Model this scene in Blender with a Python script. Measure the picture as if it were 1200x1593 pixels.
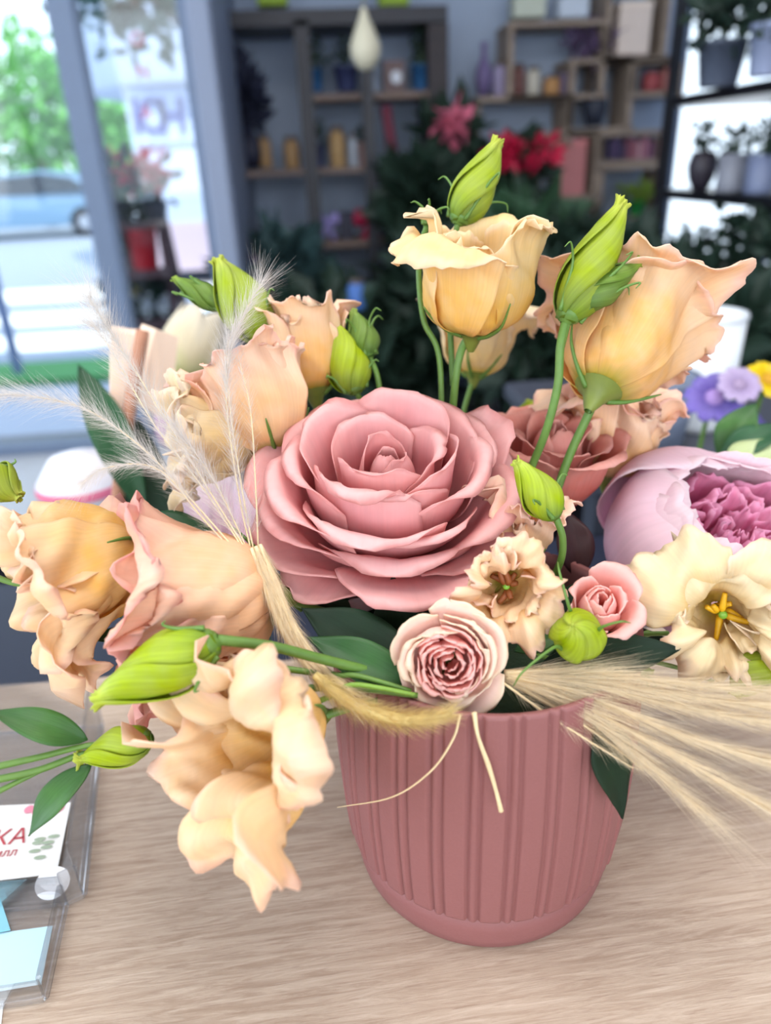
import bpy, math, random
import numpy as np
from mathutils import Vector, Matrix

for o in list(bpy.data.objects): bpy.data.objects.remove(o)
scene = bpy.context.scene
COL = scene.collection
PI = math.pi
TZ = 0.90                                    # height of the counter top

# ------------------------------------------------------------------ camera
IW, IH, F = 1200, 1593, 1133.0
pitch, yaw, roll = map(math.radians, (25.7, 4.6, 2.4))
CAM = np.array([-.058, -.242, TZ + .29])
FW = np.array([math.sin(yaw)*math.cos(pitch), math.cos(yaw)*math.cos(pitch), -math.sin(pitch)])
_R0 = np.array([math.cos(yaw), -math.sin(yaw), 0.]); _U0 = np.cross(_R0, FW)
RT = math.cos(roll)*_R0 - math.sin(roll)*_U0
UP = math.sin(roll)*_R0 + math.cos(roll)*_U0
cd = bpy.data.cameras.new('camera'); cam = bpy.data.objects.new('camera', cd); COL.objects.link(cam)
cam.matrix_world = Matrix(((RT[0], UP[0], -FW[0], CAM[0]), (RT[1], UP[1], -FW[1], CAM[1]),
                           (RT[2], UP[2], -FW[2], CAM[2]), (0, 0, 0, 1)))
cd.sensor_fit = 'HORIZONTAL'; cd.sensor_width = 24.0; cd.lens = 24.0*F/IW
cd.clip_start = .01; cd.clip_end = 300
cd.dof.use_dof = True; cd.dof.focus_distance = .285; cd.dof.aperture_fstop = 5.2
scene.camera = cam

# ------------------------------------------------------------------ world, sun, window light, exposure
wd = bpy.data.worlds.new('sky'); scene.world = wd; wd.use_nodes = True
bg = wd.node_tree.nodes['Background']; bg.inputs[0].default_value = (.72, .86, 1.0, 1); bg.inputs[1].default_value = 2.7

def light(name, typ, loc, rot, energy, col, size=None, sy=None, angle=None):
    l = bpy.data.lights.new(name, typ); l.energy = energy; l.color = col
    if size: l.shape = 'RECTANGLE'; l.size = size; l.size_y = sy or size
    if angle: l.angle = angle
    o = bpy.data.objects.new(name, l); COL.objects.link(o); o.location = loc; o.rotation_euler = rot
    return o
light('sun', 'SUN', (6, -4, 10), (math.radians(38), math.radians(20), 0), 5.0, (1, .95, .86), angle=.02)
# daylight entering through the street window on the left, the shop window behind the viewer, the window at the right
light('daylight_street_window', 'AREA', (-2.3, -.1, 1.75), (0, math.radians(-80), 0), 40, (.88, .94, 1.0), 1.8, 3.0)
light('daylight_front_window', 'AREA', (.2, -2.5, 1.8), (math.radians(78), 0, 0), 62, (1.0, .97, .95), 3.6, 1.6)
light('daylight_side_window', 'AREA', (1.9, 3.05, 1.3), (math.radians(-90), 0, 0), 8, (.92, .96, 1.0), .8, 1.6)
light('ceiling_lamp_light', 'AREA', (.1, .1, 2.72), (0, 0, 0), 36, (1.0, .95, .90), 1.8, 1.2)

vs = scene.view_settings
vs.view_transform = 'Standard'; vs.look = 'None'; vs.gamma = 1.0; vs.use_curve_mapping = False
vs.exposure = 0.0
scene.cycles.transparent_max_bounces = 32

# ------------------------------------------------------------------ helpers
def ray(x, y): return FW + RT*((x - IW/2)/F) - UP*((y - IH/2)/F)
def P(x, y, d): return CAM + ray(x, y)*d
def PY(x, y, Y):
    r = ray(x, y); return CAM + r*((Y - CAM[1])/r[1])
def PZ(x, y, z):
    r = ray(x, y); return CAM + r*((z - CAM[2])/r[2])
def adir(rx, uy, tc):
    v = RT*rx + UP*uy - FW*tc; return v/np.linalg.norm(v)
def srgb(r, g, b):
    return tuple(((c/255)/12.92 if c/255 <= .04045 else ((c/255 + .055)/1.055)**2.4) for c in (r, g, b)) + (1,)
def sm(t): t = np.clip(t, 0, 1); return t*t*(3 - 2*t)

def new_mat(name):
    m = bpy.data.materials.new(name); m.use_nodes = True; nt = m.node_tree
    return m, nt, nt.nodes['Principled BSDF'], nt.nodes['Material Output']
MC = {}
def mat(c, rough=.6, metal=0., noise=.12, scale=30., bump=.0, emit=0., spec=.5):
    key = (c, rough, metal, noise, scale, bump, emit, spec)
    if key in MC: return MC[key]
    m, nt, b, out = new_mat('surface'); N = nt.nodes; L = nt.links
    b.inputs['Roughness'].default_value = rough; b.inputs['Metallic'].default_value = metal
    b.inputs['Specular IOR Level'].default_value = spec
    col = srgb(*c)
    tc = N.new('ShaderNodeTexCoord'); nz = N.new('ShaderNodeTexNoise'); nz.inputs['Scale'].default_value = scale
    nz.inputs['Detail'].default_value = 4
    L.new(tc.outputs['Object'], nz.inputs['Vector'])
    mx = N.new('ShaderNodeMixRGB'); mx.blend_type = 'MIX'
    mx.inputs[1].default_value = tuple(min(1, v*(1 - noise)) for v in col[:3]) + (1,)
    mx.inputs[2].default_value = tuple(min(1, v*(1 + noise)) for v in col[:3]) + (1,)
    L.new(nz.outputs['Fac'], mx.inputs[0]); L.new(mx.outputs[0], b.inputs['Base Color'])
    if bump:
        bp = N.new('ShaderNodeBump'); bp.inputs['Strength'].default_value = bump; bp.inputs['Distance'].default_value = .001
        L.new(nz.outputs['Fac'], bp.inputs['Height']); L.new(bp.outputs[0], b.inputs['Normal'])
    if emit:
        b.inputs['Emission Color'].default_value = col; b.inputs['Emission Strength'].default_value = emit
    MC[key] = m; return m

def petal_mat(stops, transl=.28, rough=.55, vein=.14, blotch=.1, vs=(34, 2.2), sheen=.0, bump=.12):
    """stops: (v, (r,g,b)) along the petal from its base to its rim"""
    m, nt, b, out = new_mat('petal'); N = nt.nodes; L = nt.links
    tc = N.new('ShaderNodeTexCoord'); sx = N.new('ShaderNodeSeparateXYZ'); L.new(tc.outputs['UV'], sx.inputs[0])
    nb = N.new('ShaderNodeTexNoise'); nb.inputs['Scale'].default_value = 60; L.new(tc.outputs['Object'], nb.inputs['Vector'])
    ad = N.new('ShaderNodeMath'); ad.operation = 'MULTIPLY_ADD'; ad.inputs[1].default_value = .16; ad.inputs[2].default_value = -.08
    L.new(nb.outputs['Fac'], ad.inputs[0])
    a2 = N.new('ShaderNodeMath'); a2.operation = 'ADD'; L.new(ad.outputs[0], a2.inputs[0]); L.new(sx.outputs['Y'], a2.inputs[1])
    rp = N.new('ShaderNodeValToRGB'); L.new(a2.outputs[0], rp.inputs[0])
    el = rp.color_ramp.elements
    while len(el) < len(stops): el.new(.5)
    for e, (v, c) in zip(el, stops): e.position = v; e.color = srgb(*c)
    mp = N.new('ShaderNodeMapping'); mp.inputs['Scale'].default_value = (vs[0], vs[1], 1); L.new(tc.outputs['UV'], mp.inputs['Vector'])
    nv = N.new('ShaderNodeTexNoise'); nv.inputs['Scale'].default_value = 1; nv.inputs['Detail'].default_value = 5; L.new(mp.outputs[0], nv.inputs['Vector'])
    hs = N.new('ShaderNodeHueSaturation'); L.new(rp.outputs[0], hs.inputs['Color'])
    mr = N.new('ShaderNodeMapRange'); mr.inputs[1].default_value = .25; mr.inputs[2].default_value = .75
    mr.inputs[3].default_value = 1 - vein; mr.inputs[4].default_value = 1 + vein*.6; L.new(nv.outputs['Fac'], mr.inputs[0]); L.new(mr.outputs[0], hs.inputs['Value'])
    n3 = N.new('ShaderNodeTexNoise'); n3.inputs['Scale'].default_value = 110; L.new(tc.outputs['Object'], n3.inputs['Vector'])
    m3 = N.new('ShaderNodeMapRange'); m3.inputs[3].default_value = 1 - blotch*1.5; m3.inputs[4].default_value = 1 + blotch*1.5; L.new(n3.outputs['Fac'], m3.inputs[0]); L.new(m3.outputs[0], hs.inputs['Saturation'])
    L.new(hs.outputs[0], b.inputs['Base Color'])
    b.inputs['Roughness'].default_value = rough; b.inputs['Specular IOR Level'].default_value = .3
    if sheen: b.inputs['Sheen Weight'].default_value = sheen
    bp = N.new('ShaderNodeBump'); bp.inputs['Strength'].default_value = bump; bp.inputs['Distance'].default_value = .0006
    L.new(nv.outputs['Fac'], bp.inputs['Height']); L.new(bp.outputs[0], b.inputs['Normal'])
    tr = N.new('ShaderNodeBsdfTranslucent'); L.new(hs.outputs[0], tr.inputs[0]); L.new(bp.outputs[0], tr.inputs['Normal'])
    mx = N.new('ShaderNodeMixShader'); mx.inputs[0].default_value = transl
    L.new(b.outputs[0], mx.inputs[1]); L.new(tr.outputs[0], mx.inputs[2]); L.new(mx.outputs[0], out.inputs[0])
    return m

def glass_mat(tint=(.93, .96, 1.0), gloss=.08, rough=.02, fres=.9):
    m, nt, b, out = new_mat('clear'); N = nt.nodes; L = nt.links; N.remove(b)
    t = N.new('ShaderNodeBsdfTransparent'); t.inputs[0].default_value = tint + (1,)
    g = N.new('ShaderNodeBsdfGlossy'); g.inputs['Roughness'].default_value = rough
    fr = N.new('ShaderNodeFresnel'); fr.inputs[0].default_value = 1.45
    ad = N.new('ShaderNodeMath'); ad.operation = 'MULTIPLY_ADD'; ad.inputs[1].default_value = fres; ad.inputs[2].default_value = gloss; L.new(fr.outputs[0], ad.inputs[0])
    mx = N.new('ShaderNodeMixShader'); L.new(ad.outputs[0], mx.inputs[0]); L.new(t.outputs[0], mx.inputs[1]); L.new(g.outputs[0], mx.inputs[2])
    L.new(mx.outputs[0], out.inputs[0]); return m

def wood_mat(c1, c2, scale=(2, 60, 60), rough=.5, bump=.3, contrast=(.35, .65)):
    m, nt, b, out = new_mat('wood'); N = nt.nodes; L = nt.links
    tc = N.new('ShaderNodeTexCoord'); mp = N.new('ShaderNodeMapping'); mp.inputs['Scale'].default_value = scale
    L.new(tc.outputs['Object'], mp.inputs[0])
    n1 = N.new('ShaderNodeTexNoise'); n1.inputs['Scale'].default_value = 1.; n1.inputs['Detail'].default_value = 8; n1.inputs['Roughness'].default_value = .62
    n1.inputs['Distortion'].default_value = .6; L.new(mp.outputs[0], n1.inputs['Vector'])
    rp = N.new('ShaderNodeValToRGB'); e = rp.color_ramp.elements
    e[0].position = contrast[0]; e[0].color = srgb(*c1); e[1].position = contrast[1]; e[1].color = srgb(*c2)
    L.new(n1.outputs['Fac'], rp.inputs[0]); L.new(rp.outputs[0], b.inputs['Base Color'])
    b.inputs['Roughness'].default_value = rough
    bp = N.new('ShaderNodeBump'); bp.inputs['Strength'].default_value = bump; bp.inputs['Distance'].default_value = .0006
    L.new(n1.outputs['Fac'], bp.inputs['Height']); L.new(bp.outputs[0], b.inputs['Normal'])
    return m

def tag(o, label=None, cat=None, group=None, kind=None):
    if label: o['label'] = label
    if cat: o['category'] = cat
    if group: o['group'] = group
    if kind: o['kind'] = kind
    return o
def mk(name, verts, faces, m, parent=None, smooth=True, uv=None):
    me = bpy.data.meshes.new(name)
    me.from_pydata(np.asarray(verts).tolist(), [], faces if isinstance(faces, list) else faces.tolist())
    if m is not None: me.materials.append(m)
    if smooth: me.polygons.foreach_set('use_smooth', np.ones(len(me.polygons), bool))
    if uv is not None:
        l = me.uv_layers.new(name='UVMap'); idx = np.empty(len(me.loops), np.int32); me.loops.foreach_get('vertex_index', idx)
        l.data.foreach_set('uv', np.asarray(uv, np.float32)[idx].ravel())
    me.update()
    o = bpy.data.objects.new(name, me); COL.objects.link(o)
    if parent is not None: o.parent = parent
    return o
RM = {}
def empty(name, loc=(0, 0, 0), rotz=0., label=None, cat=None, group=None, mtx=None):
    o = bpy.data.objects.new(name, None); COL.objects.link(o); o.empty_display_size = .01
    if mtx is None: mtx = Matrix.Translation(Vector([float(k) for k in loc])) @ Matrix.Rotation(rotz, 4, 'Z')
    o.matrix_world = mtx; RM[o.name] = np.array(mtx)
    return tag(o, label, cat, group)
def copy_tree(o, parent=None):
    c = o.copy(); COL.objects.link(c); c.parent = parent
    for ch in list(o.children): copy_tree(ch, c)
    return c
def grid_faces(nu, nv, close=False, off=0):
    i = np.arange(nv - 1)[:, None]*nu; j = np.arange(nu if close else nu - 1)[None, :]; j2 = (j + 1) % nu
    return np.stack([i + j, i + j2, i + nu + j2, i + nu + j], -1).reshape(-1, 4) + off

class MB:
    """collects shapes that form ONE part"""
    def __init__(s): s.v = []; s.f = []; s.n = 0
    def add(s, v, f):
        v = np.asarray(v, float); s.v.append(v); s.f += [[int(k) + s.n for k in q] for q in f]; s.n += len(v); return s
    def box(s, c, size, rz=0., bev=0., M=None):
        x, y, z = [h/2 for h in size]; b = min(bev, x*.9, y*.9, z*.9) if bev else 0
        if not b:
            v = np.array([[sx*x, sy*y, sz*z] for sz in (-1, 1) for sy in (-1, 1) for sx in (-1, 1)])
            f = [[0, 2, 3, 1], [4, 5, 7, 6], [0, 1, 5, 4], [2, 6, 7, 3], [0, 4, 6, 2], [1, 3, 7, 5]]
        else:
            v = []; ring = []
            oct_ = lambda X, Y: [(X-b, -Y), (X, -Y+b), (X, Y-b), (X-b, Y), (-X+b, Y), (-X, Y-b), (-X, -Y+b), (-X+b, -Y)]
            for zz, dx in ((-z, -b), (-z+b, 0), (z-b, 0), (z, -b)):
                v += [(px, py, zz) for px, py in oct_(x+dx, y+dx)]
            f = [[k*8+i, k*8+(i+1) % 8, k*8+8+(i+1) % 8, k*8+8+i] for k in range(3) for i in range(8)]
            f += [list(range(7, -1, -1)), list(range(24, 32))]
            v = np.array(v)
        if rz:
            c_, s_ = math.cos(rz), math.sin(rz); v = v @ np.array([[c_, s_, 0], [-s_, c_, 0], [0, 0, 1]])
        if M is not None: v = v @ np.asarray(M).T
        return s.add(v + np.asarray(c), f)
    def lathe(s, prof, c=(0, 0, 0), n=24, M=None, cap=True):
        prof = np.asarray(prof, float); t = np.linspace(0, 2*PI, n, endpoint=False)
        v = np.stack([prof[:, 0][:, None]*np.cos(t), prof[:, 0][:, None]*np.sin(t), np.repeat(prof[:, 1][:, None], n, 1)], -1).reshape(-1, 3)
        if M is not None: v = v @ np.asarray(M).T
        f = grid_faces(n, len(prof), True).tolist()
        if cap: f += [list(range(n-1, -1, -1)), list(range((len(prof)-1)*n, len(prof)*n))]
        return s.add(v + np.asarray(c), f)
    def tube(s, pts, rad, n=8, res=6):
        v, f = tube_vf(pts, rad, n, res); return s.add(v, f)
    def build(s, name, m, parent=None, smooth=False):
        return mk(name, np.concatenate(s.v), s.f, m, parent, smooth)

def spline(pts, res=8):
    p = np.asarray(pts, float)
    if len(p) < 3: 
        t = np.linspace(0, 1, res+1)[:, None]; return p[0]*(1-t) + p[-1]*t
    q = np.vstack([2*p[0]-p[1], p, 2*p[-1]-p[-2]]); out = []
    for i in range(1, len(q)-2):
        t = np.linspace(0, 1, res, endpoint=False)[:, None]
        a, b, c, d = q[i-1], q[i], q[i+1], q[i+2]
        out.append(.5*((2*b) + (-a+c)*t + (2*a-5*b+4*c-d)*t*t + (-a+3*b-3*c+d)*t**3))
    return np.vstack(out + [p[-1:]])
def frames(c):
    t = np.gradient(c, axis=0); t /= np.linalg.norm(t, axis=1)[:, None] + 1e-12
    a = np.array([0, 0, 1.]) if abs(t[0][2]) < .9 else np.array([1., 0, 0])
    n = np.cross(t[0], a); n /= np.linalg.norm(n); N = [n]
    for i in range(1, len(c)):
        n = N[-1] - t[i]*np.dot(N[-1], t[i]); n /= np.linalg.norm(n) + 1e-12; N.append(n)
    N = np.array(N); return t, N, np.cross(t, N)
def tube_vf(pts, rad, n=8, res=6):
    c = spline(pts, res); k = len(c); rad = np.atleast_1d(np.asarray(rad, float))
    r = np.interp(np.linspace(0, 1, k), np.linspace(0, 1, len(rad)), rad) if len(rad) > 1 else np.full(k, rad[0])
    t, N, B = frames(c); a = np.linspace(0, 2*PI, n, endpoint=False)
    v = (c[:, None] + r[:, None, None]*(np.cos(a)[None, :, None]*N[:, None] + np.sin(a)[None, :, None]*B[:, None])).reshape(-1, 3)
    f = grid_faces(n, k, True).tolist() + [list(range(n-1, -1, -1)), list(range((k-1)*n, k*n))]
    return v, f
def loc_(root, pts):
    """world points into the frame of a root"""
    M = np.linalg.inv(RM[root.name]); p = np.asarray(pts, float); return p @ M[:3, :3].T + M[:3, 3]
def basis(z, spin=0.):
    z = np.asarray(z, float)/np.linalg.norm(z); h = np.array([0, 0, 1.]) if abs(z[2]) < .95 else np.array([0, 1., 0])
    x = np.cross(h, z); x /= np.linalg.norm(x); y = np.cross(z, x)
    x2 = x*math.cos(spin) + y*math.sin(spin); y2 = np.cross(z, x2); return np.stack([x2, y2, z], 1)
def mtx(pos, z, spin=0.):
    B = basis(z, spin); return Matrix([list(B[i]) + [pos[i]] for i in range(3)] + [[0, 0, 0, 1]])
def noise1(u, seed, f, h=4):
    r = np.random.RandomState(seed); o = np.zeros_like(u)
    for k, a in ((1, 1.), (1.9, .6), (3.3, .45), (5.7, .3))[:h]: o = o + a*np.sin(u*f*k + r.rand()*6.28)
    return o/1.6

# ================================================================== the room
YB, YG = 3.25, 2.25                           # back wall, street glazing
XJ0, XJ1 = PY(320, 250, YG)[0], PY(364, 250, YG+.15)[0]
XW = PY(1032, 300, YB)[0]; XR = 2.35; XL = -3.0; YF = -2.8; CH = 2.8
wallm = mat((160, 174, 196), .85, noise=.04, scale=3); whitem = mat((205, 208, 214), .6, noise=.03, scale=4)
def struct(name, b, m, parent=None, smooth=False):
    o = b.build(name, m, parent, smooth)
    if parent is None: tag(o, kind='structure')
    return o
struct('floor', MB().box(((XL+XR)/2, (YF+YB)/2, -.05), (XR-XL+.4, YB-YF+.4, .1)), mat((62, 64, 74), .45, noise=.15, scale=8))
struct('ceiling', MB().box(((XL+XR)/2, (YF+YB)/2, CH+.05), (XR-XL+.6, YB-YF+.6, .1)), whitem)
struct('wall_back', MB().box(((XJ1+XW)/2, YB+.1, CH/2), (XW-XJ1, .2, CH)).box(((XW+XR)/2, YB+.1, .2), (XR-XW, .2, .4)).box(((XW+XR)/2, YB+.1, 2.55), (XR-XW, .2, .5)), wallm)
struct('wall_right', MB().box((XR+.1, (YF+YB)/2, CH/2), (.2, YB-YF+.4, CH)), wallm)
# the white return beside the street glazing
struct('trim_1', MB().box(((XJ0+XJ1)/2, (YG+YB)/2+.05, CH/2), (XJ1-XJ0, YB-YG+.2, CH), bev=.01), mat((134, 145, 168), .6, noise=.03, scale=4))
struct('wall_left', MB().box((XL-.1, -.1, .3), (.2, 4.9, .6)).box((XL-.1, -.1, 2.65), (.2, 4.9, .3)).box((XL-.1, YF, 1.5), (.2, .3, 3)), whitem)
struct('wall_front', MB().box(((XL+XR)/2, YF-.1, .45), (XR-XL, .2, .9)).box(((XL+XR)/2, YF-.1, 2.65), (XR-XL, .2, .3)), whitem)
gl = glass_mat((.95, .98, 1.), .01)
frame_m = mat((114, 130, 156), .5, noise=.04)
def window(name, x0, x1, z0, z1, y, nm=0, t=.05, axis='x', muls=()):
    w = empty(name, ((x0+x1)/2, y, z0) if axis == 'x' else (y, (x0+x1)/2, z0)); tag(w, kind='structure'); h = z1-z0; L = x1-x0
    sz = (lambda a, c: (a, .07, c)) if axis == 'x' else (lambda a, c: (.07, a, c)); ce = (lambda a, c: (a, 0, c)) if axis == 'x' else (lambda a, c: (0, a, c))
    for nme, a, c, s, q in (('window_frame', 0, t/2, L, t), ('window_frame', 0, h-t/2, L, t), ('window_frame', -L/2+t/2, h/2, t, h-2*t), ('window_frame', L/2-t/2, h/2, t, h-2*t)):
        MB().box(ce(a, c), sz(s, q), bev=.006).build(nme, frame_m, w)
    for m_, wd_ in muls: MB().box(ce(m_-(x0+x1)/2, h/2), sz(wd_, h-2*t), bev=.008).build('mullion', frame_m, w)
    cuts = [x0+t] + [q for m_, wd_ in muls for q in (m_-wd_/2, m_+wd_/2)] + [x1-t]
    for a, b in zip(cuts[::2], cuts[1::2]):
        g = MB().box(ce((a+b)/2-(x0+x1)/2, h/2), (b-a, .006, h-2*t) if axis == 'x' else (.006, b-a, h-2*t)).build('pane', gl, w)
    return w
SILL = PY(90, 715, YG)[2]
XM = (PY(108, 250, YG)[0] + PY(150, 250, YG)[0])/2; WM = PY(150, 250, YG)[0] - PY(108, 250, YG)[0]
window('window_1', XL, XJ0, SILL, CH-.1, YG+.1, t=.035, muls=((XM, WM),))
struct('wall_sill', MB().box(((XL+XJ0)/2, YG+.1, SILL/2), (XJ0-XL, .2, SILL)), whitem)
struct('trim_2', MB().box(((XL+XJ0)/2, YG-.25, SILL-.02), (XJ0-XL, .52, .04), bev=.008), whitem)
window('window_2', XW, XR, .4, 2.3, YB+.05, muls=((XW+.55, .05),))
window('window_3', -2.5, 2.2, .6, 2.5, XL-.05, axis='y', muls=((-.2, .08),))
window('window_4', -2.6, 2.0, .9, 2.5, YF-.05, muls=((-.8, .08), (.8, .08)))
# ceiling lamp panel (above the view)
cl = empty('ceiling_lamp', (.1, .1, CH-.06), 0, 'flat white ceiling lamp panel above the counter', 'lamp')
MB().box((0, 0, .03), (1.9, 1.3, .06), bev=.01).build('housing', whitem, cl)

# ================================================================== street outside
GZ = -.15
struct('ground', MB().box((-4, 15, GZ-.1), (50, 25.5, .2)), mat((150, 158, 176), .8, noise=.08, scale=1.5))
def gpt(x, y, z=GZ): return PZ(x, y, z)
def strip(name, ya, yb, col, h, kind='structure', x0=-14, x1=3):
    a, b = gpt(75, ya)[1], gpt(75, yb)[1]
    o = MB().box(((x0+x1)/2, (a+b)/2, GZ+h/2), (x1-x0, a-b, h)).build(name, mat(col, .9, noise=.15, scale=20), None); tag(o, kind=kind); return o
strip('road', 360, 560, (140, 150, 166), .012)
for ya, yb in ((452, 470), (490, 506), (524, 546)): strip('crosswalk_stripe', ya, yb, (235, 235, 235), .02, x0=-7, x1=-.2)
lawn = strip('lawn', 572, 600, (62, 128, 70), .05)
# people path bollard / sign post at the far left
b0 = gpt(32, 590)
sp = empty('street_post', b0, 0, 'grey street sign post with red and white sign outside the window', 'post')
MB().tube([(0, 0, 0), (-.0, 0, 1.3)], .035, 10, 3).build('pole', mat((96, 112, 150), .5), sp)
MB().box((0, -.05, 1.22), (.12, .02, .34), bev=.01).build('sign_panel', mat((235, 235, 240), .5), sp)
MB().box((0, -.065, 1.36), (.12, .012, .05)).build('sign_band', mat((200, 40, 50), .5), sp)
MB().box((0, -.065, 1.02), (.12, .012, .05)).build('sign_band', mat((200, 40, 50), .5), sp)

def car(label, loc, rz, col, sc=1.):
    root = empty('car', loc, rz, label, 'car'); bm = mat(col, .3, spec=.6, noise=.03); dk = mat((28, 34, 44), .15); 
    prof = [(-2.1, .35), (-2.15, .62), (-2.0, .85), (-1.0, .95), (-.45, 1.38), (.6, 1.45), (1.35, 1.35), (1.95, .98), (2.12, .9), (2.15, .4), (2.0, .28), (-2.0, .28)]
    def ext(pr, w, inset=0.):
        n = len(pr); v = [(x*sc, s*(w - inset*max(0, z-.9))*sc, z*sc) for s in (-1, 1) for x, z in pr]
        f = [[i, (i+1) % n, n+(i+1) % n, n+i] for i in range(n)] + [list(range(n-1, -1, -1)), list(range(n, 2*n))]; return v, f
    MB().add(*ext(prof, .85, .35)).build('body', bm, root)
    for nm, pr, w in (('side_window', [(-.85, .96), (-.38, 1.32), (.55, 1.38), (1.2, 1.28), (1.55, .98)], .862),):
        MB().add(*ext(pr, w, .34)).build(nm, dk, root)
    MB().add([(-1.02*sc, -.74*sc, .955*sc), (-1.02*sc, .74*sc, .955*sc), (-.47*sc, .62*sc, 1.37*sc), (-.47*sc, -.62*sc, 1.37*sc)] , [[0, 1, 2, 3]]).build('windscreen', dk, root)
    M = np.array([[1, 0, 0], [0, 0, 1], [0, 1, 0]])
    for x in (-1.3, 1.35):
        for s in (-1, 1):
            w = MB().lathe([(.16*sc, -.1*sc), (.31*sc, -.1*sc), (.33*sc, -.05*sc), (.33*sc, .05*sc), (.31*sc, .1*sc), (.16*sc, .1*sc)], (x*sc, s*.8*sc, .33*sc), 20, M).build('wheel', mat((24, 24, 28), .7), root, True)
            MB().lathe([(.01, .0), (.16*sc, .0), (.16*sc, .02*sc), (.01, .03*sc)], (x*sc, s*(.9 if s > 0 else .92)*sc, .33*sc), 14, M).build('hubcap', mat((170, 175, 185), .3, .6), w)
    for s in (-1, 1): MB().box((-2.1*sc, s*.6*sc, .68*sc), (.08*sc, .35*sc, .14*sc), bev=.02).build('headlight', mat((240, 244, 250), .1), root)
    return root
c = gpt(60, 372); car('light blue car parked across the street', (c[0]-.3, c[1]+.6, GZ), .15, (96, 128, 156))
c = gpt(10, 352); car('white car parked behind the light blue one across the street', (c[0]-2.2, c[1]+3.2, GZ), .15, (220, 228, 235))

def leafcloud(n, rad, size, seed, squash=(1, 1, 1), hollow=.4):
    rs = np.random.RandomState(seed); d = rs.randn(n, 3); d /= np.linalg.norm(d, axis=1)[:, None]; q = (hollow + (1-hollow)*rs.rand(n))[:, None]
    c = d*q*np.array(squash)*rad; ax = d + .9*rs.randn(n, 3); ax /= np.linalg.norm(ax, axis=1)[:, None]; sd = np.cross(ax, rs.randn(n, 3)); sd /= np.linalg.norm(sd, axis=1)[:, None]
    nn = np.cross(ax, sd); L = size*(.6+.8*rs.rand(n))[:, None]
    w = .28
    v = np.stack([c, c+ax*L*.45+sd*L*w+nn*L*.06, c+ax*L*.5-nn*L*.05, c+ax*L*.45-sd*L*w+nn*L*.06, c+ax*L], 1).reshape(-1, 3)
    i = np.arange(n)[:, None]*5; f = np.concatenate([i+[0, 1, 2], i+[0, 2, 3], i+[1, 4, 2], i+[2, 4, 3]]).tolist(); return v, f
def fol_mat(c): return petal_mat([(0., c), (1., tuple(min(255, int(k*1.25)+6) for k in c))], .25, .55, .2, .1)
FM = {k: mat(c, .6, noise=.35, scale=9) for k, c in {'dk': (30, 52, 40), 'mid': (52, 84, 58), 'tree': (104, 168, 84), 'blue': (56, 84, 86), 'lime': (130, 160, 60), 'olive': (70, 90, 60)}.items()}
def tree(label, px, py, Y, rad, seed, m='tree', squash=(1, 1, 1.15), n=1500, size=.35):
    c = PY(px, py, Y); root = empty('tree', (c[0], c[1], GZ), 0, label, 'tree', 'trees across the street')
    MB().tube([(0, 0, 0), (.1, 0, (c[2]-GZ)*.5), (0, 0, c[2]-GZ)], [.16, .12, .06], 9, 5).build('trunk', mat((120, 100, 84), .9), root, True)
    v, f = leafcloud(n, rad, size, seed, squash); MB().add(v+[0, 0, c[2]-GZ], f).build('crown', FM[m], root); tag(root.children[-1], kind='stuff')
    return root
tree('bright green street tree behind the parked cars at the left', 40, 168, 23, 1.7, 1)
tree('light green street tree beyond the left edge of the window', -110, 190, 27, 2.0, 2)
tree('green tree seen under the white canopy across the street', 178, 226, 24, 1.2, 3)
# white building with a rounded upper floor and a sign
bY = 9.5
bl = empty('white_building', PY(260, 330, bY), 0, 'white building with rounded upper floor and blue lettered sign outside', 'building')
def bpix(root, name, x0, y0, x1, y1, Y, dep, m, bev=0.):
    a, b = PY(x0, (y0+y1)/2, Y)[0], PY(x1, (y0+y1)/2, Y)[0]; xm = (x0+x1)/2; t, l = PY(xm, y0, Y)[2], PY(xm, y1, Y)[2]
    c = np.array([(a+b)/2, Y+dep/2, (t+l)/2]); 
    if root is not None: c = loc_(root, [c])[0]
    return MB().box(c, (b-a, dep, t-l), bev=bev).build(name, m, root)
bw = mat((166, 178, 200), .8, noise=.03, scale=2)
bpix(bl, 'wall', 208, 120, 420, 350, bY, 3., bw); bpix(bl, 'plinth', 206, 345, 420, 420, bY-.03, 3., mat((176, 160, 172), .8))
uc = PY(290, 60, bY+1.0); b_ = PY(290, 132, bY)[2]
MB().lathe([(.2, 0), (1.55, 0), (1.6, .05), (1.6, 2.6), (.2, 2.6)], loc_(bl, [(uc[0]+.25, bY+1.2, b_)])[0], 48).build('upper_floor', bw, bl, True)
sg = bpix(bl, 'sign_panel', 205, 138, 302, 222, bY-.06, .05, mat((160, 176, 210), .5, noise=.02))
def text(body, loc, size, m, rot, parent=None, name='lettering', ext=.004, bold=0.):
    cu = bpy.data.curves.new('t', 'FONT'); cu.body = body; cu.size = size; cu.extrude = ext; cu.align_x = 'CENTER'; cu.align_y = 'CENTER'; cu.offset = bold
    o = bpy.data.objects.new('t', cu); COL.objects.link(o); bpy.context.view_layer.update()
    me = bpy.data.meshes.new_from_object(o.evaluated_get(bpy.context.evaluated_depsgraph_get())); bpy.data.objects.remove(o)
    me.materials.clear(); me.materials.append(m); t = bpy.data.objects.new(name, me); COL.objects.link(t)
    t.rotation_euler = rot; t.location = loc
    if parent: t.parent = parent
    return t
lb_ = mat((24, 40, 120), .5, noise=.02)
def lpt(px): return loc_(bl, [PY(px, 180, bY-.09)])[0]
lh, lw = .36, .055
MB().box(lpt(212), (lw, .04, lh)).build('blue_letter', lb_, bl)                                     # I
to = lpt(237); t_ = np.linspace(0, 2*PI, 25)[:-1]
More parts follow.
